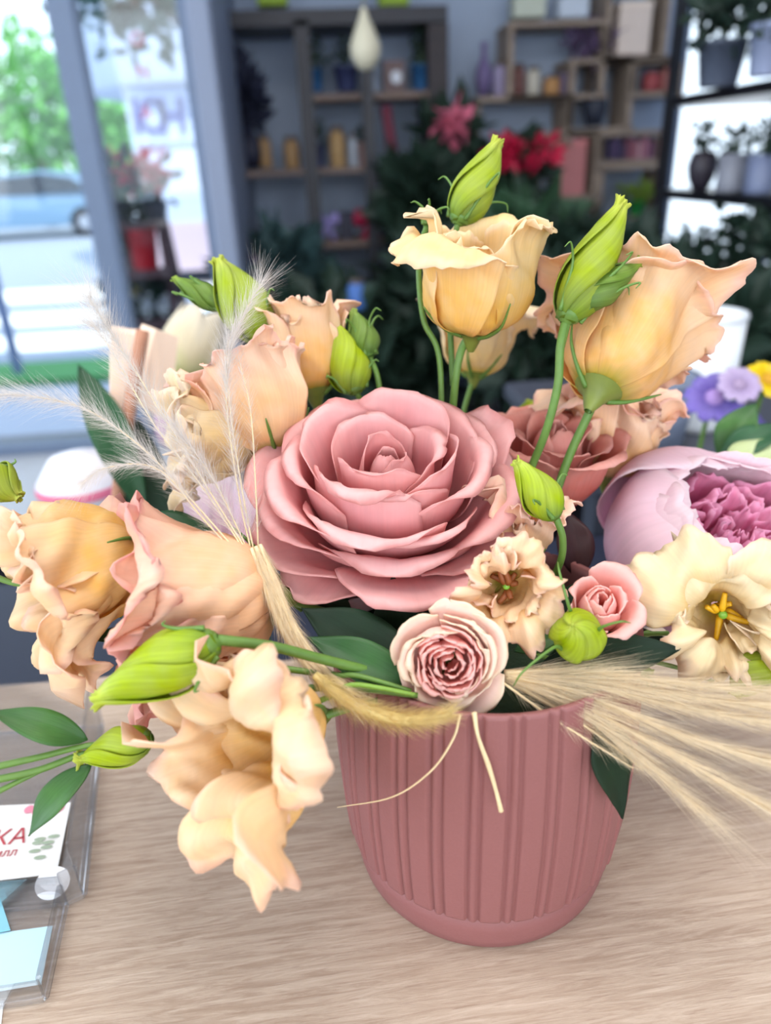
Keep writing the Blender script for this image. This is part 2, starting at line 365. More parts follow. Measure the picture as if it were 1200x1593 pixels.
MB().lathe([(.115, -.02), (.17, -.02), (.17, .02), (.115, .02), (.115, -.02)], to, 28, np.array([[.85, 0, 0], [0, 0, 1], [0, 1.06, 0]]), cap=False).build('blue_letter', lb_, bl)   # O
hc = lpt(268)
MB().box(hc-[.105, 0, 0], (lw, .04, lh)).box(hc+[.105, 0, 0], (lw, .04, lh)).box(hc, (.17, .04, lw)).build('blue_letter', lb_, bl)   # H
# red lettering stuck on the street pane
gx = empty('pane_lettering', PY(238, 190, YG+.09), 0, 'small red letters stuck on the street window pane', 'lettering')
for t_, x, y, s in (('O', 214, 62, .05), ('N', 222, 112, .05), ('A', 228, 176, .055), ('IVVI', 238, 238, .05)):
    text(t_, loc_(gx, [PY(x, y, YG+.09)])[0], s, mat((206, 96, 110), .5), (PI/2, 0, 0), gx, 'letter', .001)
# leafy twig hanging outside at the top of the pane
v, f = leafcloud(170, .36, .13, 5, (1.3, .5, .75), .1)
hb = empty('hanging_branch', PY(196, -10, 4.2), 0, 'dark green leafy branch hanging outside the top of the window', 'branch')
MB().add(v, f).build('leaves', mat((34, 78, 66), .6, noise=.3), hb); MB().tube([(-.5, .1, .5), (-.1, 0, .2), (.2, 0, -.1), (.4, 0, -.25)], [.02, .012, .005], 7).build('twig', mat((90, 80, 70), .9), hb)
MB().tube([(.05, 0, .35), (.04, 0, -.06)], .03, 10, 3).build('hanger', mat((140, 100, 84), .8), hb)

# plant stand outside on the pavement
ps = gpt(228, 560); PSY = YG+1.0
pc = PY(222, 470, PSY)
st = empty('plant_stand', (pc[0], PSY, GZ), 0, 'dark brown wooden ladder stand with potted flowers outside the window', 'plant stand')
brown = mat((84, 58, 62), .7, noise=.2)
def zpx(px, py, Y): return PY(px, py, Y)[2]-GZ
xs = lambda px: PY(px, 380, PSY)[0]-pc[0]
top = zpx(215, 270, PSY)
for px in (178, 262):
    MB().tube([(xs(px)*1.15, -.15, 0), (xs(px)*.72, .12, top)], .022, 6, 3).build('rail', brown, st); MB().tube([(xs(px)*1.15, .35, 0), (xs(px)*.72, .14, top)], .02, 6, 3).build('leg', brown, st)
tiers = [(350, .0), (425, -.05), (500, -.1), (560, -.12)]
for py, dy in tiers:
    MB().box((0, dy+.06, zpx(222, py, PSY)), (xs(270)-xs(172), .2, .025)).build('tier', brown, st)
def potted(label, pos, r, h, pc_, fol=None, frad=.1, fm='dk', seed=1, n=110, size=.07, squash=(1, 1, 1), flower=None, group=None, shape='cone', cat='potted plant', name='potted_plant', dz=.6):
    root = empty(name, pos, 0, label, cat, group)
    pr = {'cone': [(r*.1, 0), (r*.72, 0), (r*.75, .004), (r*.97, h*.9), (r, h*.9), (r, h), (r*.9, h), (r*.88, h*.88), (.002, h*.86)],
          'cyl': [(r*.1, 0), (r*.95, 0), (r, h*.05), (r, h), (r*.92, h), (r*.9, h*.9), (.002, h*.88)],
          'round': [(r*.1, 0), (r*.5, 0), (r*.85, h*.3), (r, h*.62), (r*.85, h*.88), (r*.6, h), (r*.52, h*.97), (.002, h*.9)]}[shape]
    MB().lathe(pr, n=20, cap=False).build('pot', mat(pc_, .45, noise=.06), root, True)
    if fol is not False and frad:
        v, f = leafcloud(n, frad, size, seed, squash, .15); o = MB().add(v+[0, 0, h+frad*squash[2]*dz], f).build('foliage', FM[fm], root); tag(o, kind='stuff')
        MB().tube([(0, 0, h*.85), (0, 0, h+frad*squash[2]*dz)], [.008, .004], 6, 3).build('stalk', FM['olive'], root)
    if flower:
        c_, k = flower; rs = np.random.RandomState(seed)
        for q in range(k):
            dd = rs.randn(3); dd[2] = abs(dd[2]); dd /= np.linalg.norm(dd); v, f = leafcloud(22, frad*.36, frad*.42, seed+q, (1, 1, .8), .1)
            MB().add(v + dd*frad*.8*np.array(squash) + [0, 0, h+frad*squash[2]*dz], f).build('blossom', mat(c_, .6, noise=.2), root)
    return root
def ps_pos(px, py, dy=0.): return (PY(px, py, PSY)[0], PSY+.05+dy, PY(px, py, PSY)[2]+.013)
RED = (196, 34, 66)
k = 0
for label, px, py, r, h, colr, fr, fl in (
        ('red flowering plant at the left of the stand top', 188, 350, .055, .08, (60, 60, 70), .12, (RED, 4)), ('red flowering plant at the right of the stand top', 243, 350, .055, .08, (60, 60, 70), .11, (RED, 4)),
        ('bright red pot on the second tier of the stand', 226, 425, .07, .17, (206, 40, 52), .06, None), ('white pot left on the second tier of the stand', 186, 425, .03, .10, (216, 226, 240), .05, None),
        ('white square-looking pot on the third tier of the stand', 229, 500, .05, .11, (226, 234, 244), .05, None), ('round white pot right on the third tier of the stand', 257, 500, .045, .11, (226, 232, 240), .05, None),
        ('yellow flowering plant left on the third tier of the stand', 194, 500, .04, .06, (60, 60, 70), .08, ((190, 170, 60), 2)),
        ('pale blue pot left on the bottom tier of the stand', 198, 560, .06, .13, (170, 200, 236), .06, None), ('white narrow pot on the bottom tier of the stand', 231, 560, .035, .13, (220, 232, 248), .05, None), ('grey white pot right on the bottom tier of the stand', 257, 560, .045, .12, (180, 196, 222), .05, None)):
    k += 1; potted(label, ps_pos(px, py), r, h, colr, True, fr, 'dk', k, 80, .06, flower=fl, group='pots on the outdoor stand')

# ================================================================== shelf rack at the back wall
RY = 2.88
def pix(x, y, Y=RY): return PY(x, y, Y)
navy = mat((20, 23, 38), .5, noise=.05); oak = wood_mat((96, 80, 74), (128, 106, 94), (4, 40, 40), .6); dkwood = wood_mat((34, 28, 34), (48, 38, 42), (4, 30, 30), .6)
rk = empty('shelf_rack', (pix(520, 300)[0], RY, 0), 0, 'tall dark metal rack with wooden shelves against the back wall', 'shelf')
bpix(rk, 'top_beam', 352, 12, 697, 38, RY, .3, navy); bpix(rk, 'side_panel', 669, 36, 698, 560, RY, .3, dkwood)
for x0, y1, w, dy in ((474, 620, 20, .0), (568, 620, 16, -.03)):
    X = pix(x0+w/2, 250)[0]; wd_ = w/F*RY*1.05; MB().box(loc_(rk, [(X, RY+dy+.02, pix(500, 30)[2]/2)])[0], (wd_, .04, pix(500, 30)[2])).build('post', navy, rk)
for x0, x1, y in ((466, 697, 144), (376, 586, 262), (486, 660, 373)):
    bpix(rk, 'shelf_board', x0, y, x1, y+10, RY+.01, .28, oak)
def on(x, y, Y): return PY(x, y, Y)
def item(label, x, y, wpx, hpx, colr, kind='box', Y=RY+.1, cat='box', name='box', group=None, rough=.6, dep=None):
    """an article standing with its base at pixel (x,y) on plane Y"""
    p = PY(x, y, Y); sc = (Y-CAM[1])/F/ray(x, y)[1]; w, h = wpx*sc, hpx*sc*1.02
    root = empty(name, p, 0, label, cat, group); m = mat(colr, rough, noise=.08)
    if kind == 'box':
        MB().box((0, 0, h*.44), (w, dep or w*.7, h*.88), bev=w*.03).build('body', m, root); MB().box((0, 0, h*.94), (w*1.03, (dep or w*.7)*1.03, h*.12), bev=w*.03).build('lid', mat(tuple(min(255, int(c*1.1)) for c in colr), rough), root)
    elif kind == 'jar':
        MB().lathe([(.001, 0), (w*.45, 0), (w*.5, h*.05), (w*.5, h*.75), (w*.38, h*.85), (w*.36, h*.86), (.001, h*.86)], n=18, cap=False).build('body', m, root, True); MB().lathe([(w*.38, h*.85), (w*.4, h*.86), (w*.4, h*.99), (.001, h)], n=18, cap=False).build('lid', mat((90, 80, 76), .5), root, True)
    elif kind == 'vase':
        MB().lathe([(.001, 0), (w*.3, 0), (w*.5, h*.3), (w*.46, h*.5), (w*.18, h*.74), (w*.16, h*.86), (w*.24, h), (w*.2, h*.99), (w*.12, h*.8), (.001, h*.3)], n=18, cap=False).build('body', m, root, True)
        MB().lathe([(w*.17, h*.78), (w*.2, h*.8), (w*.17, h*.82)], n=18, cap=False).build('neck_ring', m, root, True)
    elif kind == 'bow':
        for s in (-1, 1):
            MB().lathe([(.001, 0), (w*.16, w*.1), (w*.24, w*.28), (w*.2, w*.44), (.001, w*.5)], (0, 0, h*.6), 14, basis((s, 0, .35)), cap=False).build('loop', m, root, True)
            MB().tube([(0, 0, h*.6), (s*w*.12, -.01, h*.3), (s*w*.2, 0, 0)], [w*.05, w*.08, w*.09], 8, 4).build('tail', m, root, True)
        MB().lathe([(.001, -w*.08), (w*.08, -w*.04), (w*.08, w*.04), (.001, w*.08)], (0, -.01, h*.6), 12, cap=False).build('knot', m, root, True)
    return root
NAVY = (58, 66, 104); BLU = (44, 92, 140); TAN = (156, 124, 84)
def shelfpot(label, x, y, wpx, hpx, c, fpx, seed, Y=RY+.1, fm='dk', squash=(1, 1, 1.2), fl=None, shape='cone', n=90, grp=None, dz=.7):
    p = PY(x, y, Y); sc = (Y-CAM[1])/F/ray(x, y)[1]
    return potted(label, p, wpx*sc/2, hpx*sc, c, True, fpx*sc, fm, seed, n, fpx*sc*.55, squash, fl, grp, shape, dz=dz)
shelfpot('blue pot with a dark plant at the left of the upper rack shelf', 491, 143, 28, 30, BLU, 20, 1); shelfpot('navy pot with a leafy plant on the upper rack shelf', 540, 143, 40, 34, NAVY, 20, 2)
shelfpot('small white pot on the upper rack shelf behind the lamp', 583, 143, 18, 32, (170, 184, 204), 8, 3); item('brown box with a round white sticker on the upper rack shelf', 613, 143, 32, 40, (112, 92, 92))
shelfpot('blue pot with a tall plant at the right of the upper rack shelf', 656, 141, 34, 34, BLU, 18, 4, squash=(.8, .8, 2.2))
stk = MB().lathe([(.001, 0), (.022, 0), (.022, .003), (.001, .003)], PY(617, 120, RY+.05), 18, np.array([[1, 0, 0], [0, 0, 1], [0, 1, 0]]), cap=False).build('round_sticker', mat((206, 210, 220), .5)); tag(stk, 'round white sticker on the brown box', 'sticker')
vz = item('tall black vase with dark dried stems at the left of the middle rack shelf', 394, 262, 36, 66, (30, 34, 56), 'vase', cat='vase', name='vase')
v, f = leafcloud(160, .1, .07, 31, (.55, .5, 1.25), .1); MB().add(v+[0, 0, .24], f).build('dried_stems', mat((34, 40, 64), .8), vz)
for q, (x, w, h, c, kd, lb) in enumerate(((415, 20, 46, TAN, 'jar', 'amber jar next to the black vase on the rack'), (456, 24, 44, TAN, 'jar', 'amber jar left of the rack post'), (527, 25, 58, (168, 136, 90), 'jar', 'tall tan jar right of the rack post'), (551, 14, 48, (170, 178, 190), 'jar', 'slim grey white jar beside the tall tan jar'))):
    item(lb, x, 262, w, h, c, kd, cat='jar', name='jar')
shelfpot('navy pot with a plant on the middle rack shelf', 494, 262, 28, 34, NAVY, 18, 6); shelfpot('small pale pink pot with a plant on the middle rack shelf', 568, 262, 18, 36, (190, 150, 140), 14, 7)
rs_ = MB().tube([PY(600, 165, RY+.05), PY(606, 205, RY+.05), PY(613, 250, RY+.05)], .022, 8, 4).build('red_candle', mat((110, 40, 62), .6), None, True); tag(rs_, 'long dark red candle leaning right of the rack post', 'candle')
for lb, x, w, h, c, kd, nm in (('lilac ribbon bow on the low rack shelf', 512, 42, 42, (150, 140, 200), 'bow', 'ribbon_bow'), ('dark box between two bows on the low rack shelf', 540, 22, 40, (36, 38, 60), 'box', 'box'), ('crimson ribbon bow on the low rack shelf', 578, 58, 44, (178, 30, 76), 'bow', 'ribbon_bow')):
    item(lb, x, 373, w, h, c, kd, Y=RY+.06, cat='bow' if kd == 'bow' else 'box', name=nm)
shelfpot('grey white pot at the right of the low rack shelf', 632, 372, 32, 40, (160, 172, 184), 12, 8)
for lb, x in (('lime green box at the left on top of the rack', 425), ('lime green box at the right on top of the rack', 612)):
    item(lb, x, 11, 46, 40, (140, 170, 40), 'box', RY+.12)
# pear shaped hanging lamp
lp = PY(568, 64, 2.3); sc = (2.3-CAM[1])/F/ray(568, 64)[1]
gl_ = empty('hanging_lamp', lp, 0, 'cream pear shaped hanging ornament in front of the rack', 'ornament')
MB().lathe([(.001, -40*sc), (14*sc, -36*sc), (23*sc, -20*sc), (24*sc, -6*sc), (16*sc, 14*sc), (8*sc, 30*sc), (4*sc, 42*sc), (.001, 46*sc)], n=24, cap=False).build('gourd', mat((206, 200, 176), .6, noise=.05), gl_, True)
MB().tube([(0, 0, 44*sc), (0, 0, CH-lp[2])], .004, 6, 3).build('cord', mat((120, 120, 110), .6), gl_)

# ================================================================== box shelves on the wall
BY = 3.02; bxm = wood_mat((132, 116, 104), (164, 146, 128), (4, 40, 40), .6)
def cubby(label, x0, y0, x1, y1, dep=.2):
    root = empty('wall_box_shelf', PY((x0+x1)/2, y1, BY), 0, label, 'shelf', 'wooden box shelves on the wall')
    t = 8
    for nm, a in (('top_board', (x0, y0, x1, y0+t)), ('bottom_board', (x0, y1-t, x1, y1)), ('side_board', (x0, y0+t, x0+t, y1-t)), ('side_board', (x1-t, y0+t, x1, y1-t))): bpix(root, nm, *a, BY, dep, bxm)
    return root
cubby('wide wooden box shelf with jars, upper left of the group', 791, 32, 944, 155); cubby('wooden box shelf at the top right holding a cream box', 944, -40, 1042, 96); cubby('low wide wooden box shelf at the left of the group', 740, 148, 890, 232)
cubby('square wooden box shelf holding a dark jug', 886, 90, 986, 206); cubby('upright wooden box shelf holding a pink gift box', 834, 203, 932, 312); cubby('small wooden box shelf holding red bowls at the right', 984, 90, 1062, 150)
cubby('wooden box shelf holding a row of small books', 930, 203, 1034, 256); cubby('lowest wooden box shelf with a toy flower', 930, 256, 1034, 345)
SY = BY+.06
for lb, x, y, w, h, c, kd, ct_ in (
        ('cream gift box in the top right box shelf', 978, 88, 50, 68, (226, 208, 196), 'box', 'box'), ('pale yellow white box on top of the box shelves', 820, 30, 50, 40, (190, 196, 180), 'box', 'box'), ('pale blue white box on top of the box shelves', 888, 30, 46, 40, (196, 206, 220), 'box', 'box'),
        ('pink gift box in the upright box shelf', 882, 304, 44, 76, (196, 124, 124), 'box', 'box'), ('black jug in the square box shelf', 924, 196, 36, 70, (40, 46, 62), 'vase', 'vase'),
        ('brown jar in the wide box shelf', 806, 148, 20, 42, (110, 70, 66), 'jar', 'jar'), ('cream candle jar in the wide box shelf', 829, 148, 22, 38, (190, 184, 170), 'jar', 'jar'), ('orange jar in the wide box shelf', 858, 148, 26, 26, (176, 130, 80), 'jar', 'jar'),
        ('small violet jar in the wide box shelf', 876, 148, 16, 34, (96, 84, 110), 'jar', 'jar'), ('violet bottle left of the wide box shelf', 752, 150, 26, 70, (110, 96, 140), 'vase', 'bottle'),
        ('pink bowl jar in the small box shelf', 1042, 142, 30, 36, (196, 130, 124), 'jar', 'jar'), ('red bowl jar in the small box shelf', 1012, 142, 28, 28, (160, 70, 74), 'jar', 'jar'), ('lavender pot left of the wide box shelf', 776, 150, 20, 46, (150, 140, 172), 'jar', 'jar')):
    item(lb, x, y, w, h, c, kd, SY, ct_, 'bottle' if ct_ == 'bottle' else {'box': 'gift_box', 'jar': 'jar', 'vase': 'vase'}[kd])
for q, c in enumerate(((70, 62, 92), (90, 70, 110), (60, 56, 84), (130, 80, 100), (160, 96, 110), (196, 150, 160), (180, 120, 140), (130, 90, 116), (100, 70, 100))):
    p = PY(944+q*9, 248, SY); root = empty('book', p, 0, 'small book in a row in the box shelf, number %s from the left' % ('first second third fourth fifth sixth seventh eighth ninth'.split()[q]), 'book', 'books in the box shelf')
    root['label'] = '%s small book from the left in the box shelf row' % ('first second third fourth fifth sixth seventh eighth ninth'.split()[q])
    hh = .075+.012*math.sin(q*2.3); MB().box((0, 0, hh/2), (.018, .07, hh), bev=.002).build('cover', mat(c, .6), root); MB().box((0, .002, hh/2), (.012, .071, hh*.94)).build('pages', mat((214, 206, 196), .8), root)
v, f = leafcloud(120, .09, .05, 61, (1.2, .6, .8), .1); p = PY(918, 62, SY); o = MB().add(v+p, f).build('dried_flowers', mat((96, 78, 110), .8, noise=.4)); tag(o, 'violet dried flower bunch in the wide box shelf', 'dried flowers')
root = shelfpot('white pot with a bright green and pink toy flower in the lowest box shelf', 990, 336, 26, 22, (200, 150, 186), 24, 62, SY, 'lime', (1.3, .7, .6))
root.children[1].data.materials[0] = mat((40, 150, 70), .5)

# ================================================================== black rack of plants at the right
XK = PY(1046, 230, 2.35)[0]; KX = XK+.38; Y0, Y1 = .95, 2.4; black = mat((20, 22, 30), .45)
kz = [PY(1050, 158, 2.35)[2], PY(1042, 302, 2.35)[2], PY(1028, 455, 2.35)[2], .3]
kr = empty('plant_rack', (XK+.19, 1.7, 0), 0, 'black metal plant rack along the right side', 'shelf')
for x in (XK, KX):
    for y in (Y0, 1.68, Y1):
        if x == XK and y == 1.68: continue
        MB().box((x-XK-.19, y-1.7, 1.0), (.03, .03, 2.0)).build('post', black, kr)
for z in kz: MB().box((0, (Y0+Y1)/2-1.7, z), (.38, Y1-Y0, .03)).build('shelf_board', black, kr)
def kpot(label, x, y, Y, wpx, hpx, c, fpx, seed, shelf, fm='dk', **kw):
    """pot on shelf number `shelf` at depth Y, column of pixel x"""
    X = PY(x, y, Y)[0]; sc = (Y-CAM[1])/F/ray(x, y)[1]
    return potted(label, (min(X, KX-.02), Y, kz[shelf]+.015), wpx*sc/2, hpx*sc, c, True, fpx*sc, fm, seed, kw.pop('n', 120), fpx*sc*.5, kw.pop('squash', (1, 1, 1.2)), kw.pop('fl', None), None, kw.pop('shape', 'cone'), **kw)
kpot('grey pot with a dark bushy plant on the top rack shelf', 1120, 110, 2.05, 76, 62, (96, 104, 122), 60, 71, 0, n=200)
kpot('blue grey pot with a trailing plant at the right of the top rack shelf', 1190, 110, 1.75, 60, 70, (150, 160, 190), 60, 72, 0, n=160)
kpot('dark round vase with a jade plant on the middle rack shelf', 1092, 270, 2.2, 46, 56, (56, 50, 60), 24, 73, 1, shape='round')
kpot('pale grey pot with a vine on the middle rack shelf', 1140, 270, 2.05, 46, 54, (150, 152, 164), 24, 74, 1, shape='cyl')
kpot('grey pot at the right of the middle rack shelf', 1184, 270, 1.9, 44, 56, (120, 130, 160), 26, 75, 1, shape='cyl')
kpot('pinkish grey pot with a broad leaved plant on the low rack shelf', 1148, 455, 1.95, 60, 66, (132, 120, 122), 56, 76, 2, shape='cyl', n=160)
kpot('pale blue pot at the right of the low rack shelf', 1196, 455, 1.75, 50, 76, (150, 164, 190), 60, 77, 2, shape='cyl')
kpot('fern in a dark pot at the far end of the low rack shelf', 1072, 440, 2.3, 50, 30, (40, 44, 50), 34, 78, 2, n=160)
# added white wall, burns out in the sun to whiten the window at the right
nw = MB().box((3.2, 7.5, 1.3), (7, .3, 3.2)).build('bright_backdrop_wall', mat((236, 238, 240), .9, noise=.03)); tag(nw, kind='structure')

# ================================================================== dark greenery on the floor behind the bouquet
def floor_plant(label, x, y, Y, fr, seed, fm='dk', pot=(50, 52, 60), n=420, size=.14, squash=(1, 1, 1.1), fl=None):
    p = PY(x, y, Y); h = .26; zc = p[2]
    root = empty('floor_plant', (p[0], Y, 0), 0, label, 'potted plant', 'plants on the floor at the back')
    MB().lathe([(.02, 0), (.11, 0), (.15, h), (.135, h), (.13, h*.9), (.002, h*.88)], n=20, cap=False).build('pot', mat(pot, .5), root, True)
    MB().tube([(0, 0, h*.8), (.02, 0, (h+zc)/2), (0, 0, zc)], [.016, .012, .006], 7, 4).build('stalk', FM['olive'], root)
    v, f = leafcloud(n, fr, size, seed, squash, .1); o = MB().add(v+[0, 0, zc], f).build('foliage', FM[fm], root); tag(o, kind='stuff')
    if fl:
        c, k, r0 = fl; rs = np.random.RandomState(seed)
        for q in range(k):
            v, f = leafcloud(40, r0, r0*1.1, seed+q, (1, 1, .9), .1); MB().add(v + np.array([rs.randn()*r0*.9, -.1, zc+fr*.5+rs.randn()*r0*.6]), f).build('blossom', mat(c, .6, noise=.25), root)
    return root
for a in (('grey leaved plant low at the left of the rack', 440, 450, 2.7, .17, 1, 'blue'), ('dark plant in front of the rack posts', 520, 560, 2.3, .20, 2, 'dk'), ('dark feathery plant below the low rack shelf', 600, 540, 2.5, .20, 3, 'dk'),
          ('dark arching palm right of the rack', 655, 320, 2.75, .11, 4, 'dk'), ('dark leafy plant behind the tall bud', 745, 390, 2.7, .14, 5, 'dk'), ('dark green plant under the red blossom', 815, 390, 2.6, .14, 6, 'mid'),
          ('low dark fern under the box shelves', 890, 420, 2.5, .13, 7, 'dk'), ('dark fern under the lowest box shelf', 980, 445, 2.3, .10, 8, 'dk'), ('dark bushy plant in front of the plant rack', 1050, 480, 2.0, .10, 9, 'dk'),
          ('dark plant behind the yellow lisianthus', 690, 470, 2.4, .20, 10, 'dk'), ('dark plant low in the middle', 840, 520, 2.0, .20, 11, 'dk'), ('dark low plant behind the upper left buds', 430, 560, 2.3, .17, 12, 'dk'), ('dark plant below the plant rack', 1130, 560, 1.5, .12, 13, 'dk')):
    floor_plant(*a)
floor_plant('red blossoming plant below the low box shelf', 806, 262, 2.85, .10, 14, 'dk', n=160, size=.1, fl=((190, 20, 64), 4, .05)); floor_plant('plant with a pink flower spike beside the rack', 700, 215, 2.85, .10, 15, 'dk', n=120, size=.1, fl=((214, 110, 136), 2, .05)); floor_plant('plant with violet flowers beside the white wall return', 410, 425, 2.75, .10, 16, 'blue', n=160, size=.1, fl=((84, 60, 120), 3, .035))
item('blue bucket standing low between the dark plants', 557, 480, 28, 44, (70, 110, 180), 'jar', 2.2, 'bucket', 'bucket')

# ================================================================== dark table behind the counter and what stands there
TY = .80
tb = empty('display_table', (-.1, .33, 0), 0, 'dark navy display table behind the counter', 'table')
dn = mat((30, 34, 54), .5)
MB().box((0, 0, TY-.015), (1.9, .27, .03), bev=.004).build('tabletop', dn, tb)
for sx in (-.9, .9):
    for sy in (-.10, .10): MB().box((sx, sy, (TY-.03)/2), (.05, .05, TY-.03)).build('leg', dn, tb)

# ================================================================== counter, pot
def counter_mat():
    m, nt, b, out = new_mat('pale_oak'); N = nt.nodes; L = nt.links
    tc = N.new('ShaderNodeTexCoord'); r_ = N.new('ShaderNodeMapping'); r_.inputs['Rotation'].default_value = (0, 0, -.03); L.new(tc.outputs['Object'], r_.inputs[0])
    def nz(sc, det=6, dist=0., rgh=.6):
        mp = N.new('ShaderNodeMapping'); mp.inputs['Scale'].default_value = sc; L.new(r_.outputs[0], mp.inputs[0])
        n = N.new('ShaderNodeTexNoise'); n.inputs['Scale'].default_value = 1.; n.inputs['Detail'].default_value = det; n.inputs['Distortion'].default_value = dist; n.inputs['Roughness'].default_value = rgh
        L.new(mp.outputs[0], n.inputs['Vector']); return n
    broad = nz((3, 22, 22), 4, 1.2); grain = nz((26, 400, 400), 6, .8, .75); pores = nz((60, 900, 900), 2, .3)
    def ramp(n, p0, c0, p1, c1):
        rp = N.new('ShaderNodeValToRGB'); e = rp.color_ramp.elements; e[0].position = p0; e[0].color = c0; e[1].position = p1; e[1].color = c1; L.new(n.outputs['Fac'], rp.inputs[0]); return rp
    c = ramp(broad, .34, srgb(158, 134, 114), .68, srgb(180, 157, 136)); g = ramp(grain, .40, (0, 0, 0, 1), .74, (1, 1, 1, 1)); p_ = ramp(pores, .28, (1, 1, 1, 1), .42, (0, 0, 0, 1))
    m1 = N.new('ShaderNodeMixRGB'); m1.inputs[2].default_value = srgb(220, 202, 182); L.new(c.outputs[0], m1.inputs[1])
    f1 = N.new('ShaderNodeMath'); f1.operation = 'MULTIPLY'; f1.inputs[1].default_value = .72; L.new(g.outputs[0], f1.inputs[0]); L.new(f1.outputs[0], m1.inputs[0])
    m2 = N.new('ShaderNodeMixRGB'); m2.inputs[2].default_value = srgb(140, 112, 94); L.new(m1.outputs[0], m2.inputs[1])
    f2 = N.new('ShaderNodeMath'); f2.operation = 'MULTIPLY'; f2.inputs[1].default_value = .4; L.new(p_.outputs[0], f2.inputs[0]); L.new(f2.outputs[0], m2.inputs[0])
    L.new(m2.outputs[0], b.inputs['Base Color']); b.inputs['Roughness'].default_value = .42
    bp = N.new('ShaderNodeBump'); bp.inputs['Strength'].default_value = .35; bp.inputs['Distance'].default_value = .0006; L.new(grain.outputs['Fac'], bp.inputs['Height']); L.new(bp.outputs[0], b.inputs['Normal'])
    return m
counter_wood = counter_mat()
ct = empty('shop_counter', (0, 0, 0), 0, 'pale oak shop counter the pink flower pot stands on', 'counter')
MB().box((.25, -.16, TZ-.019), (2.6, .62, .038), bev=.0015).build('worktop', counter_wood, ct)
side = mat((38, 42, 58), .5)
MB().box((.25, .10, .43), (2.5, .02, .862)).build('back_panel', side, ct)
MB().box((-1.0, -.17, .43), (.02, .5, .862)).build('side_panel', side, ct)
MB().box((1.5, -.17, .43), (.02, .5, .862)).build('side_panel', side, ct)

pot_m = mat((138, 86, 84), .6, noise=.07, scale=900, bump=.12)
def pot():
    root = empty('flower_pot', (0, 0, TZ), 0, 'dusty pink ribbed plant pot holding the bouquet', 'flower pot')
    npan, sub = 28, 20; n = npan*sub
    ph = (np.arange(n) % sub)/sub; th = np.arange(n)/n*2*PI
    # wide panel, groove, slim rib, groove
    g = lambda c, w: np.exp(-((ph - c)/w)**2)
    rel = -.0017*g(.66, .045) - .0017*g(.96, .045) - .0017*g(-.04, .045) + .0004*g(.81, .07)
    zs = np.array([.0208, .0215, .0225, .025, .03, .04, .052, .065, .08, .095, .108, .118, .1225, .124, .1242, .1238, .12, .10])
    rr = np.interp(zs, [.0208, .0215, .03, .045, .062, .08, .10, .124], [.0592, .0608, .0617, .0628, .0634, .0633, .0625, .0607])
    am = np.array([0, .75, 1, 1, 1, 1, 1, 1, 1, 1, 1, 1, .95, .8, .3, 0, 0, 0])
    rr[-4:] = rr[-4:] - np.array([.0010, .0026, .0032, .0034])
    R = rr[:, None] + am[:, None]*rel[None]
    v = np.stack([R*np.cos(th), R*np.sin(th), np.repeat(zs[:, None], n, 1)], -1).reshape(-1, 3)
    mk('ribbed_body', v, grid_faces(n, len(zs), True), pot_m, root)
    MB().lathe([(.03, .0), (.0555, 0), (.0568, .001), (.0578, .006), (.0586, .012), (.0591, .0212), (.05, .0218)], n=96).build('base_band', pot_m, root, True)
    MB().lathe([(.0565, .085), (.05, .103), (.02, .106), (.001, .106)], n=32, cap=False).build('floral_foam', mat((38, 58, 36), .95, bump=1., scale=400), root, True)
    return root
pot()

# ================================================================== flower builders
def prof_fn(pts):
    c = spline(pts, 10); s = np.r_[0, np.cumsum(np.linalg.norm(np.diff(c, axis=0), axis=1))]; s /= s[-1]
    return lambda v: (np.interp(v, s, c[:, 0]), np.interp(v, s, c[:, 1]))
def petal(name, parent, m, pts, phi, W, seed, S=1., corner=.22, cpow=2.6, ruf=.0, rfreq=4., jag=.02, jf=9., wb=.45, spiral=.0,
          cup=0., twist=0., nu=19, nv=17, thick=.0005, rufpow=2.2, sag=0., wp=.55, tipn=0.):
    u, v = np.meshgrid(np.linspace(-1, 1, nu), np.linspace(0, 1, nv)); rs = np.random.RandomState(seed)
    L = 1 - corner*np.abs(u)**cpow + jag*noise1(u, seed+5, jf) - tipn*np.exp(-(u/.16)**2)
    vv = np.clip(v*L, 0, 1.08)
    fr = prof_fn(pts); r, z = fr(np.clip(vv, 0, 1)); e = .01
    ra, za = fr(np.clip(vv-e, 0, 1)); rb, zb = fr(np.clip(vv+e, 0, 1)); dr, dz = rb-ra, zb-za; l = np.hypot(dr, dz)+1e-9; dr, dz = dr/l, dz/l
    ex = np.maximum(vv-1, 0); r = r + dr*ex*.04; z = z + dz*ex*.04
    a = W*(wb + (1-wb)*sm(vv/wp))
    th = phi + u*a + twist*vv
    env = np.clip(.75*vv**rufpow + .5*np.abs(u)**3*vv, 0, 1.2)
    d = ruf*env*(.85*noise1(u + .25*vv, seed+1, rfreq, 2) + .4*noise1(u*1.2 + vv*.7, seed+2, rfreq*2.2, 2)*vv**3)
    d = d + cup*np.abs(u)**2.5*vv + .3*ruf*noise1(vv*3 + u, seed+3, 2.)*vv
    r2 = r*(1 + spiral*u) + dz*d*S*1.; z2 = z - dr*d*S
    wob = .10*ruf*noise1(vv*2, seed+9, 3.)
    V = np.stack([r2*np.cos(th), r2*np.sin(th), z2 - sag*np.abs(u)*vv*S], -1).reshape(-1, 3)*S if False else \
        np.stack([r2*np.cos(th+wob), r2*np.sin(th+wob), z2 - sag*np.abs(u)*vv], -1).reshape(-1, 3)
    o = mk(name, V, grid_faces(nu, nv), m, parent, True, np.stack([u*.5+.5, v], -1).reshape(-1, 2))
    if thick:
        s = o.modifiers.new('thickness', 'SOLIDIFY'); s.thickness = thick; s.offset = 0
    return o

